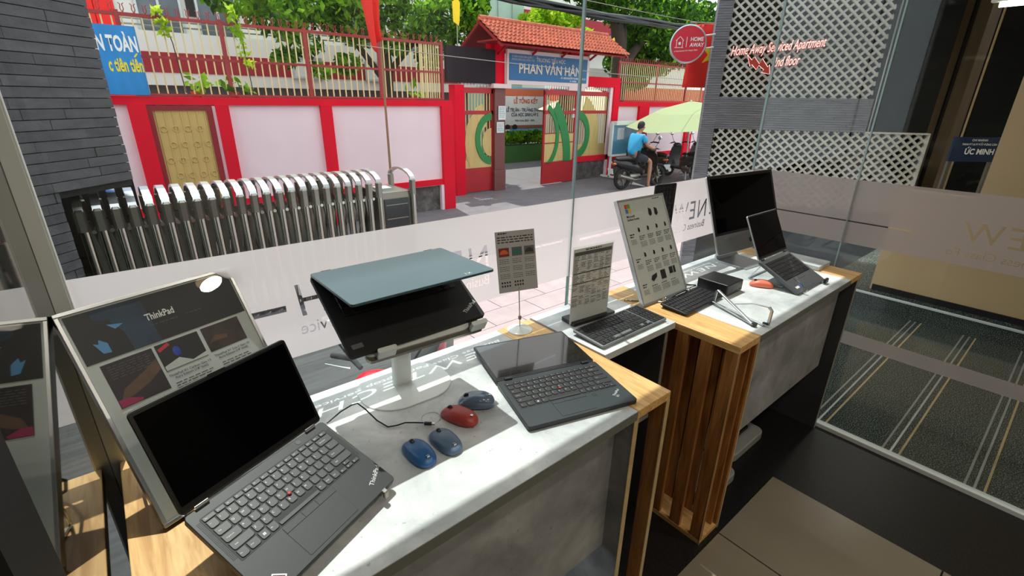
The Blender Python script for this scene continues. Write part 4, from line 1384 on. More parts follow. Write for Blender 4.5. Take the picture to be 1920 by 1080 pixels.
# ---------------------------------------------------------------- retractable stainless gate
rg_ = thing('folding_gate', 'long stainless steel folding gate with arched caps, half drawn across the driveway', 'gate', (0, 0, G))
ZT = .5 - G
NY, FY = 6.30, 6.98
po = MB()
po.lathe([(.040, .05), (.040, ZT - .17)], 14)
pm_ = po.mesh('post', STEEL, 50)
co = MB()
co.lathe([(.050, ZT - .22), (.050, ZT - .02), (.034, ZT)], 6)
cmesh = co.mesh('collar', STEEL_D)
ar = MB()
ar.tube([(0, NY - .01, ZT - .03), (0, NY + .01, ZT + .02), (0, NY + .08, ZT + .065), (0, NY + .20, ZT + .10), (0, (NY + FY) / 2, ZT + .115), (0, FY - .20, ZT + .10), (0, FY - .08, ZT + .065), (0, FY - .01, ZT + .02), (0, FY + .01, ZT - .03)], .052, 4, flat=.40, up=(0, 0, 1))
amesh = ar.mesh('arch_cap', M('polished_steel', (222, 222, 222), .22, .75))
sc = MB()
sc.tube([(-.03, 0, ZT - .22), (.08, .0, .42)], .045, 4, flat=.12, up=(0, 1, 0))
scm = sc.mesh('scissor_strip', STEEL_D)
sc2 = MB()
sc2.tube([(-.03, .0, .42), (.08, .0, ZT - .22)], .045, 4, flat=.12, up=(0, 1, 0))
scm2 = sc2.mesh('scissor_strip', STEEL_D)
kn = MB()
kn.lathe([(.020, -.09), (.020, .09)], 10, (0, 0, 0), Matrix.Rotation(pi / 2, 4, 'X'))
knm = kn.mesh('pivot', STEEL, 50)
xg = [-.285 + .1432 * i for i in range(23)]
for i, x in enumerate(xg):
    for y in (NY, FY):
        link('post', pm_, rg_, (x, y, 0))
        link('collar', cmesh, rg_, (x, y, 0))
    link('arch_cap', amesh, rg_, (x, 0, 0))
    if i < len(xg) - 1:
        for y in (NY + .16, FY - .16):
            link('scissor_strip', scm, rg_, (x + .05, y, 0))
            link('scissor_strip', scm2, rg_, (x + .05, y + .03, 0))
        link('pivot', knm, rg_, (x + .07, NY + .12, ZT - .24))
        link('pivot', knm, rg_, (x + .07, NY + .12, .44))
bx_ = MB().box(2.90, 3.36, NY + .03, FY, .10, ZT - .17).obj('motor_box', STEEL_D, rg_, bevel=.01)
MB().box(2.94, 3.32, NY + .015, NY + .03, .45, ZT - .27).obj('dark_window', M('gate_window', (24, 34, 38), .15), bx_)
for k_ in range(4):
    piece('window_bar', bx_, STEEL_D, (3.13, NY + .012, .58 + k_ * .20), (.34, .008, .010))
MB().box(2.96, 3.16, NY + .2, NY + .42, ZT - .17, ZT - .14).obj('lid', WHITE_P, bx_)
for y in (NY, FY):
    link('post', pm_, rg_, (3.385, y, 0))
    link('collar', cmesh, rg_, (3.385, y, 0))
link('arch_cap', amesh, rg_, (3.385, 0, 0))

# ---------------------------------------------------------------- slate pillar on the left
LP = thing('slate_pillar', 'dark slate-clad wall with a black pocket for the folding gate', 'pillar', (.215, 6.435, G), (0, 0, R(44)))
MB().box(-2.6, -.001, .03, 1.9, 1.71, 4.4).obj('core', NICHE, LP)
MB().box(-2.6, -.80, .03, 1.9, 0, 1.71).obj('core', NICHE, LP)
MB().box(-1.6, .235, 7.25, 7.35, G, .68, Matrix.Rotation(R(-44), 4, 'Z') @ Matrix.Translation((-.215, -6.435, -G))).obj('pocket_back', NICHE, LP)
zz_ = .02
row = 0
while zz_ < 4.2:
    x = -.002
    h = .0875
    while x > -1.75:
        ln = random.uniform(.24, .62)
        a = max(x - ln, -1.75)
        if zz_ < 1.70:
            if a > -.80:
                x = a
                continue
            x = min(x, -.80)
        piece('slate', LP, SLATE, ((a + x) / 2, .016 + random.uniform(-.006, .004), zz_ + h / 2), (x - a - .003, .04, h - .007))
        x = a
    zz_ += h
    row += 1

# ---------------------------------------------------------------- lattice building on the right
LB = thing('lattice_wall', 'pale concrete diamond lattice wall framed by grey strip stone', 'wall', (6.092, 3.308, 0), (0, 0, R(-53.34)))
q = MB()
zz_ = G
while zz_ < 3.3:
    q.box(-.152, .014, .0 + random.uniform(-.004, .004), .18, zz_, zz_ + .0245)
    zz_ += .027
q.obj('pillar_strips', SLATE2, LB)['kind'] = 'stuff'
q = MB()
zz_ = 1.272
while zz_ < 1.625:
    x = .015
    while x < 1.72:
        ln = random.uniform(.4, .9)
        q.box(x, min(x + ln, 1.72), .0 + random.uniform(-.004, .004), .12, zz_, zz_ + .0245)
        x += ln + .002
    zz_ += .027
q.obj('band_strips', SLATE2, LB)['kind'] = 'stuff'
MB().box(-.14, 2.42, .26, .30, G, 3.3).obj('dark_backing', NICHE, LB)
MB().box(.01, 2.45, .02, .2, G, .33).obj('granite_base', BLACK_GR, LB)
def lattice(x0, x1, z0, z1, p=.110, q_=.098, wd=.023):
    a = q_ / p
    for s_ in (1, -1):
        c = z0 - s_ * a * (x1 if s_ > 0 else x0)
        c0 = math.floor((z0 - a * (x1 if s_ > 0 else -x0)) / q_) * q_
        k_ = 0
        cc = (z0 - a * x1) if s_ > 0 else (z0 + a * x0)
        while cc < (z1 - a * x0 if s_ > 0 else z1 + a * x1):
            # line z = s*a*x + cc, clipped to the opening
            xa, xb = x0, x1
            if s_ > 0:
                xa = max(xa, (z0 - cc) / a)
                xb = min(xb, (z1 - cc) / a)
            else:
                xa = max(xa, (cc - z1) / a)
                xb = min(xb, (cc - z0) / a)
            if xb - xa > .015:
                za, zb = s_ * a * xa + cc, s_ * a * xb + cc
                L_ = math.hypot(xb - xa, zb - za)
                piece('lattice_bar', LB, LATT, ((xa + xb) / 2, .05 + .004 * s_, (za + zb) / 2), (L_ + wd * .6, .034, wd), (0, -math.atan2(zb - za, xb - xa), 0))
            cc += q_
lattice(.018, 1.70, 1.63, 2.95)
lattice(.030, 2.385, .33, 1.262)
MB().box(2.385, 2.40, .0, .12, .33, 1.275).box(1.72, 2.40, .0, .12, 1.262, 1.28).obj('lattice_frame', LATT, LB)
CLAD = M('cladding_granite', (26, 28, 28), .5, var=.25, vs=(3, 3, 60), spec=.2)
pn = thing('granite_cladding', 'tall black granite cladding panels beside the lattice wall', 'cladding', (6.092, 3.308, 0), (0, 0, R(-53.34)))
MB().box(1.79, 2.38, .06, .12, 1.283, 3.3).obj('panel', CLAD, pn)
MB().box(1.705, 1.735, .02, .10, 1.63, 3.3).box(1.755, 1.79, .02, .10, 1.283, 3.3).obj('channel', BLACKM, pn)
MB().box(1.74, 1.75, .0, .02, 1.283, 3.3).obj('bright_trim', ALU, pn)
MB().box(2.80, 3.42, .16, .22, G, 3.3).obj('panel', CLAD, pn)
MB().box(2.785, 2.797, .14, .16, G, 3.3).obj('bright_trim', OAK_EDGE, pn)
bdoor = thing('back_door', 'brown timber door and frame in the gap between the granite panels', 'door', (6.092, 3.308, 0), (0, 0, R(-53.34)))
MB().box(2.38, 2.80, .40, .46, G, 3.3).obj('door_leaf', BROWN, bdoor)
MB().box(2.44, 2.48, .36, .40, G, 3.3).box(2.62, 2.65, .36, .40, G, 3.3).obj('frame', BLACKM, bdoor)
struct('lobby_shade_wall', MB().box(XR + .1, 9.0, -4.1, -4, 0, 3.3), BEIGE)  # unseen wall added to close off daylight and darken the lobby
struct('lobby_back_wall', MB().box(8.9, 9.0, -3, 2.2, 0, 3.4), BROWN)

tl = thing('tube_light', 'bright fluorescent tube light high in the side lobby at the upper right', 'lamp', (5.5, .50, 2.30))
MB().tube([(0, -.9, 0), (0, .35, 0)], .018, 10).obj('tube', M('tube_glow', (255, 246, 226), .4, emit=7.0), tl, smooth=60)
MB().box(-.03, .03, -.95, .40, .02, .06).obj('housing', WHITE_P, tl)
MB().tube([(0, -.3, .05), (0, -.3, .98)], .008, 6).obj('drop_rod', STEEL_D, tl)
ll = bpy.data.lights.new('tube_light_glow', 'AREA')
ll.shape = 'RECTANGLE'
ll.size = .06
ll.size_y = 1.2
ll.energy = 26
ll.color = (1.0, .93, .80)
lo = bpy.data.objects.new('tube_light_glow', ll)
COL.objects.link(lo)
lo.location = (5.5, .20, 2.27)
ns = thing('neon_sign', 'pink script neon sign with zigzag arrow on the lattice', 'sign', (6.092, 3.308, 0), (0, 0, R(-53.34)))
for body, x, z, sz, sxx in (('Home Away Serviced Apartment', .060, 2.105, .150, .50), ('2nd floor', .545, 1.985, .150, .50)):
    for mt, y, of in ((NEONB, -.012, .045), (NEON, -.024, .004)):
        text(body, sz, mt, ns, (x, y, z), (pi / 2, R(-5.5), 0), off=of, shear=.45, sx=sxx, ext=.002)
zig = [(.25, 2.12), (.31, 2.06), (.335, 2.095), (.40, 2.02), (.425, 2.075), (.50, 1.985), (.515, 2.01), (.535, 1.905), (.44, 1.925), (.46, 1.955), (.40, 2.0), (.375, 1.955), (.32, 2.01), (.30, 1.99)]
MB().prism(zig, .004, .02, Matrix(((1, 0, 0, 0), (0, 0, -1, 0), (0, 1, 0, 0), (0, 0, 0, 1)))).obj('arrow_plate', NEONB, ns)
MB().tube([(x, -.024, z) for x, z in zig], .004, 5, closed=True).obj('arrow_tube', NEON, ns)

hs = thing('round_sign', 'round red serviced apartment sign on two arms from the strip-stone pillar', 'sign', (6.092, 3.308, 0), (0, 0, R(-53.34)))
TY = Matrix.Translation((-.445, -.02, 2.234)) @ Matrix.Rotation(pi / 2, 4, 'X')
MB().lathe([(.205, -.05), (.212, -.045), (.212, .045), (.200, .05), (.194, .044), (.01, .044)], 40, (0, 0, 0), TY).obj('rim', SILV, hs, smooth=40)
MB().lathe([(.193, .0445), (.193, .047), (.01, .047)], 40, (0, 0, 0), TY).obj('face', SIGNR, hs)
for z in (2.33, 2.19):
    MB().tube([(-.25, .0, z), (-.14, .0, z + .012)], .010, 8).obj('arm', SILV, hs, smooth=60)
text('HOME\nAWAY', .062, WHT, hs, (-.425, -.070, 2.265), UPR, off=.015, sx=.85, shear=.08)
text('A Destination for Happy Stays', .024, WHT, hs, (-.60, -.070, 2.145), (pi / 2, R(-4), 0), sx=.92, shear=.3)
hm = MB()
for a, b in (((-.59, 2.27), (-.545, 2.315)), ((-.545, 2.315), (-.50, 2.27)), ((-.58, 2.275), (-.58, 2.20)), ((-.51, 2.275), (-.51, 2.20)), ((-.60, 2.195), (-.50, 2.195)), ((-.465, 2.31), (-.465, 2.20))):
    hm.tube([(a[0], -.070, a[1]), (b[0], -.070, b[1])], .004, 4)
hm.box(-.558, -.532, -.072, -.068, 2.225, 2.255)
hm.obj('house_emblem', WHT, hs)

vf = thing('national_flag', 'red flag with yellow star hung behind the round sign', 'flag', (6.092, 3.308, 0), (0, 0, R(-53.34)))
vm = MB()
gx = [(-.40 + .05 * i) for i in range(11)]
gz = [1.76 + .74 * j / 8 for j in range(9)]
vm.add([(x + (z - 2.1) * .06, .36 + .025 * sin(x * 14 + z * 5), z) for z in gz for x in gx], [(j * 11 + i, j * 11 + i + 1, (j + 1) * 11 + i + 1, (j + 1) * 11 + i) for j in range(8) for i in range(10)])
vo = vm.obj('cloth', FLAGR, vf, smooth=80)
so = vo.modifiers.new('thickness', 'SOLIDIFY')
so.thickness = .004
stp = [(-.10 + (.155 if i % 2 == 0 else .06) * sin(2 * pi * i / 10 + .25), .325, 2.15 + (.155 if i % 2 == 0 else .06) * cos(2 * pi * i / 10 + .25)) for i in range(10)]
MB().poly(stp).obj('star', FLAGY, vf)
MB().tube([(-.42, .37, 2.52), (.1, .37, 2.50)], .008, 6).obj('rod', STEEL_D, vf)

ds = thing('office_sign', 'navy office sign with white capitals standing before the granite panel', 'sign', (7.10, 1.085, 0), (0, 0, R(-40)))
MB().box(0, .53, 0, .03, 1.02, 1.276).obj('board', M('sign_navy', (24, 44, 74), .4), ds)
for x in (.02, .47):
    MB().box(x, x + .04, .02, .05, G, 1.05).obj('leg', STEEL_D, ds)
text('CHI NHÁNH', .030, WHT, ds, (.265, -.003, 1.235), UPR, 'CENTER', off=.02)
text('TNHH ĐT & PT ĐẤT ĐÔNG CÁN', .028, WHT, ds, (.275, -.003, 1.192), UPR, 'CENTER', off=.02, sx=.9)
text('ỨC MINH', .080, WHT, ds, (.46, -.003, 1.10), UPR, 'RIGHT', off=.03, sx=.95)

# ---------------------------------------------------------------- trees, hedge and plants
def leaves(n, blobs, size, seed):
    rng = np.random.default_rng(seed)
    w = np.array([b[3] ** 2 for b in blobs])
    idx = rng.choice(len(blobs), n, p=w / w.sum())
    B = np.array([b[:4] for b in blobs])[idx]
    d = rng.normal(size=(n, 3))
    d /= np.linalg.norm(d, axis=1)[:, None]
    rad = B[:, 3:4] * rng.uniform(.35, 1.0, (n, 1)) ** .6
    P = B[:, :3] + d * rad * np.array([1.15, 1, .8])
    a = rng.normal(size=(n, 3))
    a /= np.linalg.norm(a, axis=1)[:, None]
    b = np.cross(a, rng.normal(size=(n, 3)))
    b /= np.linalg.norm(b, axis=1)[:, None]
    s_ = size * rng.uniform(.6, 1.3, (n, 1))
    V = np.stack([P - a * s_, P + b * s_ * .45, P + a * s_, P - b * s_ * .45], 1).reshape(-1, 3)
    me = bpy.data.meshes.new('leaves')
    me.vertices.add(4 * n)
    me.vertices.foreach_set('co', V.ravel())
    me.loops.add(4 * n)
    me.loops.foreach_set('vertex_index', np.arange(4 * n, dtype=np.int32))
    me.polygons.add(n)
    me.polygons.foreach_set('loop_start', np.arange(0, 4 * n, 4, dtype=np.int32))
    me.update(calc_edges=True)
    me.validate()
    return me
def foliage(t, n, blobs, size, seed, mat):
    me = leaves(n, blobs, size, seed)
    me.materials.append(mat)
    o = link('foliage', me, t)
    o['kind'] = 'stuff'
    return o
def tree(label, loc, trunk, blobs, n, size, mat, seed, mat2=None):
    t = thing('tree', label, 'tree', loc)
    for k_, (pts, rs_) in enumerate(trunk):
        MB().tube(pts, rs_, 10).obj('trunk' if k_ == 0 else 'branch', BARK, t, smooth=60)
    foliage(t, n, blobs, size, seed, mat)
    if mat2:
        foliage(t, n // 3, blobs, size, seed + 50, mat2)
    return t
tree('dark-trunked leafy tree behind the left fence and red flag', (6.9, 14.0, G),
     [([(0, 0, 0), (-.05, 0, 2.0), (.0, 0, 3.6), (-.2, 0, 5.2)], [.24, .21, .19, .14]), ([(-.02, 0, 3.0), (-.9, -.1, 4.0), (-2.0, -.2, 4.6)], [.10, .08, .05]), ([(0, 0, 3.2), (1.0, 0, 4.2), (1.8, 0, 4.9)], [.10, .08, .05])],
     [(-3.7, -.6, 4.75, .7), (-2.9, -.5, 4.4, .7), (-1.9, -.4, 4.8, .8), (-1.0, -.3, 4.5, .8), (-2.5, -.9, 3.75, .38), (-3.0, -.8, 3.45, .30), (-2.2, -.9, 3.2, .28), (.9, -.2, 4.7, .8), (1.6, -.3, 4.3, .75), (2.3, -.3, 5.0, .9), (.1, -.4, 4.0, .4), (1.2, -.4, 3.7, .4), (-1.4, -.6, 3.4, .35), (-.5, 0, 5.4, 1.2), (2.9, .2, 5.6, .9)], 5200, .125, LEAF1, 11, LEAF2)
tree('bright yellow-green young tree behind the tiled gateway roof', (18.9, 17.8, G),
     [([(0, 0, 0), (-.1, 0, 2.5), (-.6, 0, 4.2), (-1.6, 0, 5.2)], [.12, .10, .08, .05])],
     [(-3.1, 0, 5.65, .62), (-2.2, 0, 6.1, .72), (-1.4, 0, 5.65, .62), (.4, 0, 5.4, .55), (-.6, 0, 6.2, .55)], 2800, .145, LEAF3, 12)
tree('large dark tree behind the right fence and gateway', (17.1, 13.7, G),
     [([(0, 0, 0), (-.1, 0, 2.5), (.0, 0, 4.0), (-.5, 0, 5.6)], [.36, .33, .32, .24]), ([(.0, 0, 3.8), (1.2, 0, 4.9), (2.5, 0, 5.6)], [.2, .16, .1]), ([(0, 0, 4.0), (-.1, .0, 5.8)], [.22, .18])],
     [(-1.6, -.2, 6.2, 1.0), (.0, 0, 6.3, 1.3), (1.8, .2, 5.2, 1.1), (2.6, .2, 4.3, .9), (3.4, .2, 5.8, 1.4), (1.3, .8, 4.2, .9), (4.6, .4, 5.0, 1.2), (5.8, .6, 6.0, 1.4), (-2.9, 0, 6.6, .9), (2.0, .8, 3.6, .7)], 9000, .14, LEAF2, 13, LEAF1)
hd = thing('hedge', 'clipped green hedge in the school yard under the printed banner', 'hedge', (15.2, 17.0, 0))
foliage(hd, 2600, [(-1.5 + .5 * i, 0, .02, .36) for i in range(8)], .10, 21, LEAF1)
MB().box(-2.0, 2.4, -.25, .25, G, -.3).obj('planter_core', M('planter_green', (60, 120, 50), .8), hd)
for i, (x, z, n, s_) in enumerate(((1.25, 2.35, 60, .07), (2.3, 2.5, 80, .07))):
    vn_ = thing('vine', ('short yellow-green vine tip on the fence above the blue banner', 'trailing yellow-green vine on the fence left of the first tree')[i], 'vine', (x, YW + .02, 0))
    foliage(vn_, n, [(.03 * k_ - .05, 0, z + .45 - k_ * .14, .09) for k_ in range(7 if i else 3)], s_, 31 + i, LEAF3)
    MB().tube([(0, 0, z + .5), (.08, 0, z), (.12, 0, 1.6)], .008, 5).obj('stem', BARK, vn_)
for i, (x, n) in enumerate(((1.55, 14), (2.15, 18), (5.85, 12))):
    pp = thing('broadleaf_plant', ('low broad-leafed plant on the wall top beside the blue banner', 'taller broad-leafed plant on the wall top by the second fence post', 'small plant on the wall top near the dark panel')[i], 'plant', (x, YW + .22, 1.53))
    foliage(pp, n, [(0, 0, .22, .22), (.18, 0, .15, .14)], .13, 41 + i, LEAF1)
    MB().lathe([(.07, 0), (.09, .10), (.08, .10), (.01, .09)], 12).obj('pot', TERRA, pp)

# ---------------------------------------------------------------- buildings behind
def wins(t, xs_, z0, z1, y, w, mat=WINDK, bars=2):
    for x in xs_:
        f_ = MB().box(x, x + w, y - .03, y, z0, z1).obj('window', mat, t)
        m_ = MB()
        for k_ in range(bars + 1):
            xx = x + w * k_ / bars
            m_.box(xx - .03, xx + .03, y - .06, y - .02, z0, z1)
        m_.box(x - .03, x + w + .03, y - .06, y - .02, z0 - .06, z0).box(x - .03, x + w + .03, y - .06, y - .02, z1, z1 + .06)
        m_.obj('window_frame', ALU, f_)
b1_ = thing('school_building', 'white school block with dark red parapet band behind the left fence', 'building', (0, 17.5, 0))
MB().box(-8, 12.2, 0, 3, G, 6.6).obj('wall', BLDW, b1_)
MB().box(-8, 12.2, -.5, 0, 2.62, 3.12).box(-8, 12.2, -.5, 0, 1.80, 2.12).obj('balcony_wall', BLDW, b1_)
MB().box(-8, 12.2, -.52, 0, 2.12, 2.62).obj('red_band', BLDR, b1_)
MB().box(-8, 12.2, -.02, 0, G, 1.80).obj('grey_base', BLDK, b1_)
for z in (3.25, 3.38):
    MB().tube([(-8, -.45, z), (12.2, -.45, z)], .02, 6).obj('hand_rail', STEEL_D, b1_)
wins(b1_, (-2.0, .1, 1.6, 3.0, 5.0, 7.2, 9.4), 3.05, 4.15, -.0, 1.0)
MB().box(2.75, 2.95, -.06, 0, 3.6, 4.05).obj('wall_lamp', BLACKM, b1_)
wins(b1_, (5.2, 7.6), 2.15, 2.65, -.53, .9, PAPER, 1)
sd_ = thing('red_shed', 'red sheet-metal shed wall behind the fence above the blue banner', 'shed', (-1.6, 12.2, G))
for i in range(8):
    piece('sheet', sd_, FLAGR, (.15 + i * .3, .02 + .02 * (i % 2), 2.3), (.29, .03, 4.6))
MB().box(0, 2.4, .06, .4, 0, 4.6).obj('shed_core', MAROON, sd_)
b2_ = thing('green_building', 'pale green block with a dark red band behind the gateway roof', 'building', (12.4, 18.5, 0))
MB().box(0, 3.6, 0, 3, G, 7.5).obj('wall', BLDG, b2_)
MB().box(.15, 2.6, -.05, 0, 4.3, 4.85).obj('red_band', BLDR, b2_)
for k_ in range(4):
    MB().box(.5 + k_ * .8, .53 + k_ * .8, -.07, 0, 4.1, 7.5).obj('mullion', ALU, b2_)
b3_ = thing('white_building', 'white and red house behind the right-hand tree', 'building', (17.5, 22.0, 0))
MB().box(0, 18, 0, 4, G, 7.6).obj('wall', BLDW, b3_)
MB().box(0, 18, -.3, 0, 5.4, 6.0).obj('red_band', BLDR, b3_)
MB().box(-.5, 18, -1.0, 0, 4.6, 4.8).obj('canopy', BLDK, b3_)
b4_ = thing('low_wall', 'low inner yard wall with red stripe behind the right fence', 'wall', (15.6, 16.2, 0))
MB().box(0, 16, 0, .2, G, 1.6).obj('wall', BLDW, b4_)
MB().box(0, 16, -.03, 0, 1.55, 2.25).obj('red_band', M('orange_red_band', (206, 62, 40), .7), b4_)
MB().box(-1, 16, .3, .4, 2.4, 3.0).obj('white_sheet', PAPER, b4_)
ib_ = thing('printed_banner', 'school ceremony banner standing in the yard behind the hedge', 'banner', (13.9, 17.6, 0), (0, 0, R(-4)))
MB().box(0, 2.8, 0, .05, -.1, 2.08).obj('board', M('banner_sky', (120, 180, 210), .6), ib_)
MB().box(.12, 2.8, -.02, 0, 1.72, 2.02).obj('print_top', M('banner_orange', (206, 106, 78), .6), ib_)
MB().box(.22, 2.7, -.02, 0, .50, 1.74).obj('print_panel', PAPER, ib_)
MB().box(.12, 2.8, -.02, 0, .36, .50).obj('print_line', M('banner_brown', (150, 90, 80), .6), ib_)
text('LỄ TỔNG KẾT', .25, M('banner_text_orange', (196, 84, 30), .6), ib_, (1.45, -.03, 1.43), UPR, 'CENTER', off=.03, sx=.85)
text('LỄ TRI ÂN - TRƯỞNG THÀNH\nCỦA HỌC SINH LỚP 5', .20, INKB, ib_, (1.42, -.03, 1.08), UPR, 'CENTER', off=.03, sx=.78)
text('Niên khóa 2020 - 2025', .12, INK, ib_, (1.42, -.03, .66), UPR, 'CENTER', off=.01)
MB().box(.0, .12, -.04, .0, -.1, 2.1).obj('blue_frame', BANNERB, ib_)
for i, x in enumerate((.45, .85)):
    MB().ell((x, -.03, .42), (.15, .02, .12), 10, 6).obj('print_head', HAIR, ib_)
    MB().ell((x, -.03, .16), (.16, .02, .22), 10, 6).obj('print_child', SHIRT if i else PAPER, ib_)
tn = thing('parasol', 'cream tent-shaped parasol in the school yard behind the open gate leaf', 'parasol', (16.2, 14.4, G))
MB().loft([[(2.7 * cos(a), 1.6 * sin(a), 2.25) for a in [2 * pi * k_ / 8 for k_ in range(8)]], [(.06 * cos(a), .06 * sin(a), 3.15) for a in [2 * pi * k_ / 8 for k_ in range(8)]]]).obj('canopy', MUSTARD, tn)
MB().tube([(0, 0, 0), (0, 0, 3.1)], .03, 8).obj('pole', STEEL_D, tn)

# ---------------------------------------------------------------- street furniture: cables, pennants, umbrella
cbn = thing('cable_bundle', 'thick black bundle of overhead street cables', 'cables', (0, 8.5, 0))
for k_ in range(7):
    ph = k_ * 1.3
    pts = []
    for i in range(36):
        x = 3.5 + i * .5
        z = 3.44 + .0045 * (x - 9.0) ** 2 + (.0 if x > 7 else .03 * (7 - x))
        pts.append((x, .05 * sin(ph + x * .9), z + .055 * cos(ph * 1.7 + x * .7)))
    MB().tube(pts, .035, 6).obj('cable', BLACKP, cbn, smooth=60)
for i, (z0_, z1_) in enumerate(((2.45, 2.3), (3.95, 4.0))):
    tw = thing('street_wire', ('thin grey wire crossing in front of the gateway sign', 'thin grey wire above the black cable bundle')[i], 'wire', (0, 9.2, 0))
    MB().tube([(4 + .8 * k_, 0, z0_ + (z1_ - z0_) * k_ / 22 - .004 * k_ * (22 - k_) * .25) for k_ in range(23)], .008, 5).obj('wire', STEEL_D, tw)
for i, (x, y, z) in enumerate(((8.05, 12.0, 3.2), (15.2, 12.6, 2.9))):
    pn_ = thing('pennant', ('small yellow pennant on a thin pole left of the tiled roof', 'small yellow pennant on a thin pole right of the tiled roof')[i], 'flag', (x, y, G))
    MB().tube([(0, 0, 0), (0, 0, z + 1.9 - (.2 if i else 0))], .015, 6).obj('pole', STEEL_D, pn_)
    MB().loft([[(-.14, 0, z + 1.75), (.0, -.04, z + 1.85), (.12, .02, z + 1.75), (0, .04, z + 1.72)], [(-.12, 0, z + 1.3), (.02, -.05, z + 1.2), (.10, .02, z + 1.35), (0, .04, z + 1.3)]]).obj('cloth', FLAGY, pn_)
um = thing('street_umbrella', 'pale green street umbrella over the parked motorcycles', 'parasol', (16.1, 9.5, G), (0, R(-7), 0))
n_ = 8
A8 = [2 * pi * k_ / n_ + pi for k_ in range(n_)]
MB().loft([[(2.35 * cos(a), 2.0 * sin(a), 1.98 - (0 if k_ % 2 == 0 else -.03)) for k_, a in enumerate(A8)], [(1.35 * cos(a), 1.15 * sin(a), 2.40) for a in A8], [(.05 * cos(a), .05 * sin(a), 2.66) for a in A8]], cap=False).obj('canopy', UMB, um)
MB().tube([(0, 0, -.1), (0, 0, 2.70)], .03, 8).obj('pole', WHITE_P, um)
for a in A8:
    MB().tube([(0, 0, 2.50), (1.35 * cos(a), 1.15 * sin(a), 2.38), (2.33 * cos(a), 1.98 * sin(a), 1.97)], .012, 4).obj('rib', BARK, um)

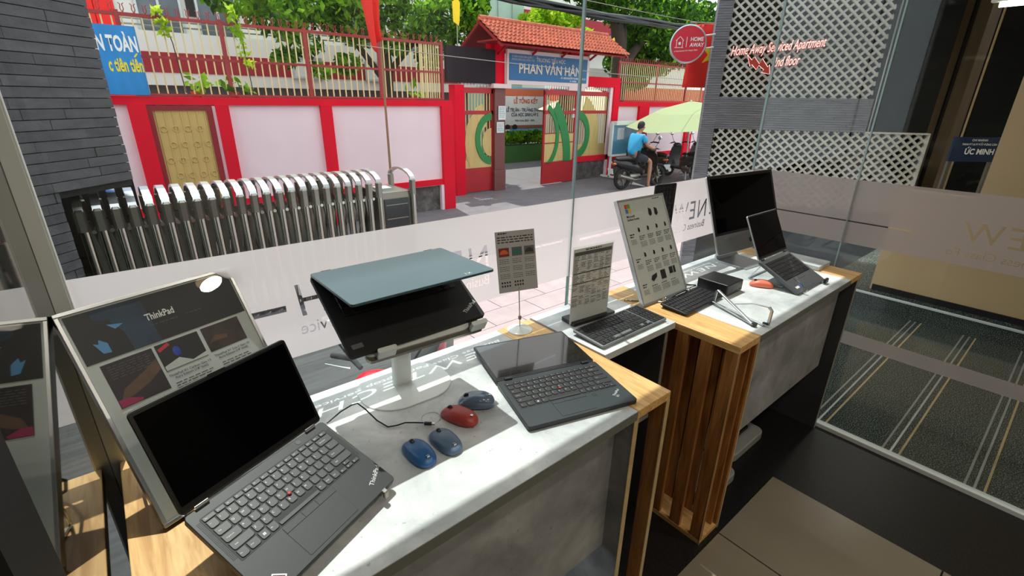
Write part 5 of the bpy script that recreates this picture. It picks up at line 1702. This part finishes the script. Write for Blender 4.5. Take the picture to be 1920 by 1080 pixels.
# ---------------------------------------------------------------- motor scooters
def scooter(label, loc, rz, body, s_=1.0, group=None, accent=None):
    t = thing('motor_scooter', label, 'motorcycle', loc, (0, 0, rz), group)
    t.scale = (s_, s_, s_)
    acc = accent or body
    for x in (-.62, .64):
        w_ = MB()
        w_.tube([(x + .235 * cos(a), 0, .285 + .235 * sin(a)) for a in [2 * pi * k_ / 24 for k_ in range(24)]], .05, 8, closed=True)
        wo = w_.obj('wheel', RUBBER, t, smooth=60)
        r_ = MB()
        r_.lathe([(.06, -.05), (.06, .05)], 12, (0, 0, 0), Matrix.Translation((x, 0, .285)) @ Matrix.Rotation(pi / 2, 4, 'X'))
        for k_ in range(5):
            a = 2 * pi * k_ / 5
            r_.tube([(x + .05 * cos(a), 0, .285 + .05 * sin(a)), (x + .20 * cos(a), 0, .285 + .20 * sin(a))], .018, 4)
        r_.obj('rim', STEEL_D, wo)
    def ring(x, z, hw, hh, n=12):
        return [(x, hw * cos(2 * pi * k_ / n), z + hh * sin(2 * pi * k_ / n)) for k_ in range(n)]
    MB().loft([ring(-.98, .72, .03, .03), ring(-.88, .70, .09, .09), ring(-.65, .66, .14, .13), ring(-.35, .60, .16, .17), ring(-.10, .52, .14, .18), ring(.02, .40, .10, .12)]).obj('rear_body', body, t, smooth=60)
    MB().loft([ring(-.90, .80, .06, .02), ring(-.80, .80, .12, .045), ring(-.50, .80, .14, .05), ring(-.25, .76, .14, .05), ring(-.05, .74, .11, .045), ring(.0, .72, .06, .02)]).obj('seat', RUBBER, t, smooth=60)
    MB().box(-.12, .36, -.15, .15, .29, .35).obj('footboard', RUBBER, t, bevel=.02)
    sh_ = MB()
    sh_.loft([[(x - .03, -w2, z), (x + .06, -w2 * .6, z + .02), (x + .10, 0, z + .03), (x + .06, w2 * .6, z + .02), (x - .03, w2, z), (x, 0, z)] for x, z, w2 in ((.34, .30, .14), (.42, .48, .20), (.42, .70, .22), (.38, .88, .19), (.34, .97, .12))])
    sh_.obj('front_shield', body, t, smooth=50)
    fd = MB()
    fd.loft([[(.64 + rr_ * cos(a), sy * .075, .285 + rr_ * sin(a)) for rr_, sy in ((.31, -1), (.335, -.5), (.335, .5), (.31, 1))] for a in [R(20 + 14 * k_) for k_ in range(11)]])
    fd.obj('front_fender', acc, t, smooth=50)
    for sy in (-1, 1):
        MB().tube([(.64, sy * .07, .285), (.50, sy * .07, .62)], .022, 6).obj('fork', STEEL_D, t)
        MB().tube([(.30, sy * .12, 1.03), (.25, sy * .20, 1.06), (.20, sy * .36, 1.04)], [.016, .018, .018], 8).obj('handlebar', RUBBER, t, smooth=60)
        MB().tube([(.33, sy * .17, 1.04), (.31, sy * .26, 1.035), (.27, sy * .37, 1.02)], [.008, .006, .006], 6).obj('brake_lever', CHROME, t, smooth=60)
        mi_ = MB()
        mi_.tube([(.27, sy * .19, 1.06), (.28, sy * .26, 1.18), (.27, sy * .30, 1.26)], .007, 6)
        mo = mi_.obj('mirror', BLACKP, t)
        MB().ell((.265, sy * .31, 1.31), (.018, .065, .05), 12, 6).obj('mirror_glass', CHROME, mo, smooth=60)
    MB().ell((.34, 0, .97), (.10, .14, .065), 14, 8).obj('headset', body, t, smooth=60)
    MB().ell((.42, 0, .96), (.035, .08, .04), 12, 6).obj('headlight', PAPER, t, smooth=60)
    MB().ell((-.95, 0, .68), (.05, .09, .035), 12, 6).obj('tail_light', SPOTL, t, smooth=60)
    rf_ = MB().tube([(-.86, 0, .64), (-1.0, 0, .52), (-1.03, 0, .40)], [.05, .04, .03], 4, flat=.4)
    rf_.obj('rear_fender', BLACKP, t)
    MB().box(-.095, .095, -.004, .004, -.07, .07, Matrix.Translation((-1.05, 0, .50)) @ Matrix.Rotation(R(90), 4, 'Z') @ Matrix.Rotation(R(-14), 4, 'X')).obj('number_plate', PAPER, t)
    MB().tube([(-.10, -.14, .26), (-.35, -.17, .26), (-.50, -.18, .30), (-.90, -.19, .40)], [.02, .03, .055, .05], 10).obj('exhaust', STEEL_D, t, smooth=60)
    MB().tube([(-.1, .12, .30), (-.06, .24, .0)], .012, 6).obj('kickstand', STEEL_D, t)
    MB().loft([ring(-.42, .32, .10, .10), ring(-.1, .34, .12, .11), ring(.0, .34, .05, .05)]).obj('engine', STEEL_D, t, smooth=60)
    return t
MSC = (13.22, 9.42, G)
scooter('black motor scooter ridden by the man in the blue shirt', MSC, R(-9), SCOOT, 1.2, accent=SCOOTG)
scooter('black motor scooter parked just beyond the rider, nose to the wall', (15.0, 10.35, G), R(62), SCOOT, 1.2)
scooter('dark grey motor scooter showing its white number plate, second from the rider', (16.2, 9.75, G), R(72), SCOOTG, 1.2)
sc4 = scooter('dark grey motor scooter under a lime raincoat, nearest the strip-stone pillar', (17.3, 9.6, G), R(75), SCOOTG, 1.2)
rc = MB()
rc.loft([[(16.95 + .5 * u_, 9.5 + .25 * cos(a), G + 1.05 + .22 * sin(a) - .10 * abs(u_ - .5)) for a in [2 * pi * k_ / 10 for k_ in range(10)]] for u_ in (0, .25, .5, .75, 1)])
tag(rc.obj('raincoat', HIVIS, smooth=60), 'lime raincoat draped over the scooter nearest the strip-stone pillar', 'raincoat')
scooter('red motor scooter with silver brake lever right outside the window', (1.25, 2.67, G + .02), R(222), SCOOTR, 1.0, accent=WHITE_P)

# ---------------------------------------------------------------- the rider
def skin_mesh(name, verts, edges, radii, mat, parent, root=0, sub=2):
    me = bpy.data.meshes.new(name)
    me.from_pydata(verts, edges, [])
    me.materials.append(mat)
    o = link(name, me, parent)
    md = o.modifiers.new('skin', 'SKIN')
    for i, r_ in enumerate(radii):
        sv = me.skin_vertices[0].data[i]
        sv.radius = r_ if hasattr(r_, '__len__') else (r_, r_)
    me.skin_vertices[0].data[root].use_root = True
    md.use_smooth_shade = True
    sb = o.modifiers.new('smooth', 'SUBSURF')
    sb.levels = sb.render_levels = sub
    return o
pe = thing('person', 'man in a blue T-shirt and dark shorts sitting on the black scooter', 'person', MSC, (0, 0, R(-9)))
pe.scale = (1.17, 1.17, 1.17)
V = [(-.34, 0, .88), (-.31, 0, 1.05), (-.25, 0, 1.25), (-.19, 0, 1.42), (-.155, 0, 1.49), (-.13, 0, 1.57), (-.115, 0, 1.66)]
Ed = [(0, 1), (1, 2), (2, 3), (3, 4), (4, 5), (5, 6)]
Rd = [(.14, .16), (.125, .15), (.13, .17), (.075, .09), .055, (.095, .08), (.085, .075)]
for s_ in (-1, 1):
    b = len(V)
    V += [(-.21, s_ * .185, 1.37), (-.07, s_ * .25, 1.14), (.11, s_ * .27, 1.07), (.20, s_ * .27, 1.075)]
    Rd += [.062, .046, .034, .030]
    Ed += [(2, b), (b, b + 1), (b + 1, b + 2), (b + 2, b + 3)]
    c = len(V)
    zf = .08 if s_ < 0 else .40
    V += [(-.28, s_ * .10, .86), (.14, s_ * .20, .74), (.10, s_ * .25, .40 if s_ < 0 else .56), (.08, s_ * .27, zf), (.20, s_ * .28, zf - .045)]
    Rd += [.095, .066, .052, .038, .034]
    Ed += [(0, c), (c, c + 1), (c + 1, c + 2), (c + 2, c + 3), (c + 3, c + 4)]
body_ = skin_mesh('body', V, Ed, Rd, SKIN, pe)
for s_ in (-1, 1):
    for f_ in range(4):
        off = .022 * (f_ - 1.5)
        ln = (.040, .048, .046, .036)[f_]
        skin_mesh('finger', [(.205, s_ * .27 + off, 1.085), (.205 + ln * .7, s_ * .27 + off, 1.082), (.205 + ln * .8, s_ * .27 + off, 1.082 - ln * .5), (.205 + ln * .3, s_ * .27 + off, 1.082 - ln * .85)], [(0, 1), (1, 2), (2, 3)], [.010, .0095, .009, .008], SKIN, body_, 0, 1)
    skin_mesh('thumb', [(.19, s_ * .235, 1.07), (.215, s_ * .215, 1.05), (.235, s_ * .215, 1.035)], [(0, 1), (1, 2)], [.012, .010, .009], SKIN, body_, 0, 1)
    MB().ell((-.205 + .185, s_ * .034, 1.625), (.010, .014, .008), 10, 6).obj('eye', WHT, body_, smooth=60)
    MB().ell((-.013, s_ * .034, 1.625), (.005, .007, .007), 8, 5).obj('pupil', HAIR, body_, smooth=60)
    MB().ell((-.12, s_ * .083, 1.61), (.022, .012, .034), 10, 6).obj('ear', SKIN, body_, smooth=60)
MB().ell((-.012, 0, 1.592), (.020, .013, .026), 10, 6).obj('nose', SKIN, body_, smooth=60)
MB().ell((-.028, 0, 1.548), (.010, .024, .006), 10, 6).obj('mouth', M('lips', (136, 76, 66), .6), body_, smooth=60)
MB().loft([[(-.135 + .105 * k_ * cos(a) - (.012 if cos(a) > 0 else 0), .094 * k_ * sin(a), z + (.045 * cos(a) if cos(a) > 0 else -.03 * cos(a) * -1) * lf_) for a in [2 * pi * j_ / 16 for j_ in range(16)]] for z, k_, lf_ in ((1.60, .98, 1.1), (1.66, 1.0, .8), (1.71, .86, .4), (1.745, .5, .1), (1.755, .1, 0))]).obj('hair', HAIR, pe, smooth=60)
V2 = [(-.335, 0, .86), (-.315, 0, 1.02), (-.25, 0, 1.25), (-.20, 0, 1.40)]
E2 = [(0, 1), (1, 2), (2, 3)]
R2 = [(.165, .185), (.150, .175), (.150, .185), (.080, .10)]
for s_ in (-1, 1):
    b = len(V2)
    V2 += [(-.205, s_ * .195, 1.375), (-.13, s_ * .235, 1.22)]
    R2 += [.082, .078]
    E2 += [(2, b), (b, b + 1)]
skin_mesh('shirt', V2, E2, R2, SHIRT, pe)
V3 = [(-.33, 0, .86)]
E3, R3 = [], [(.165, .175)]
for s_ in (-1, 1):
    b = len(V3)
    V3 += [(-.24, s_ * .11, .85), (.06, s_ * .185, .77)]
    R3 += [.118, .096]
    E3 += [(0, b), (b, b + 1)]
skin_mesh('shorts', V3, E3, R3, SHORT, pe)
for s_ in (-1, 1):
    zf = .03 if s_ < 0 else .36
    MB().prism(rr(.25, .09, .04, 5, .14, s_ * .275), zf - .02, zf).obj('sandal', RUBBER, pe, smooth=40)

# ---------------------------------------------------------------- lettering and film to meshes
def finalize():
    bpy.context.view_layer.update()
    dg = bpy.context.evaluated_depsgraph_get()
    merged = {}
    jobs = []
    for o in TXT:
        me = bpy.data.meshes.new_from_object(o.evaluated_get(dg))
        jobs.append((o, me))
    for o, me in jobs:
        base = o.name.split('.')[0]
        if base == 'key_legend':
            loc = o.matrix_basis.copy()
            mb, mat = merged.setdefault(o.parent, (MB(), o.data.materials[0]))
            mb.add([loc @ v.co for v in me.vertices], [tuple(p.vertices) for p in me.polygons])
            bpy.data.objects.remove(o)
            bpy.data.meshes.remove(me)
            continue
        par, mbas, props = o.parent, o.matrix_basis.copy(), {k: o[k] for k in o.keys()}
        cu = o.data
        bpy.data.objects.remove(o)
        n = bpy.data.objects.new(base, me)
        COL.objects.link(n)
        n.parent = par
        n.matrix_basis = mbas
        for k_, v_ in props.items():
            n[k_] = v_
    for par, (mb, mat) in merged.items():
        q_ = mb.obj('key_legends', mat, par)
        q_['kind'] = 'stuff'
finalize()
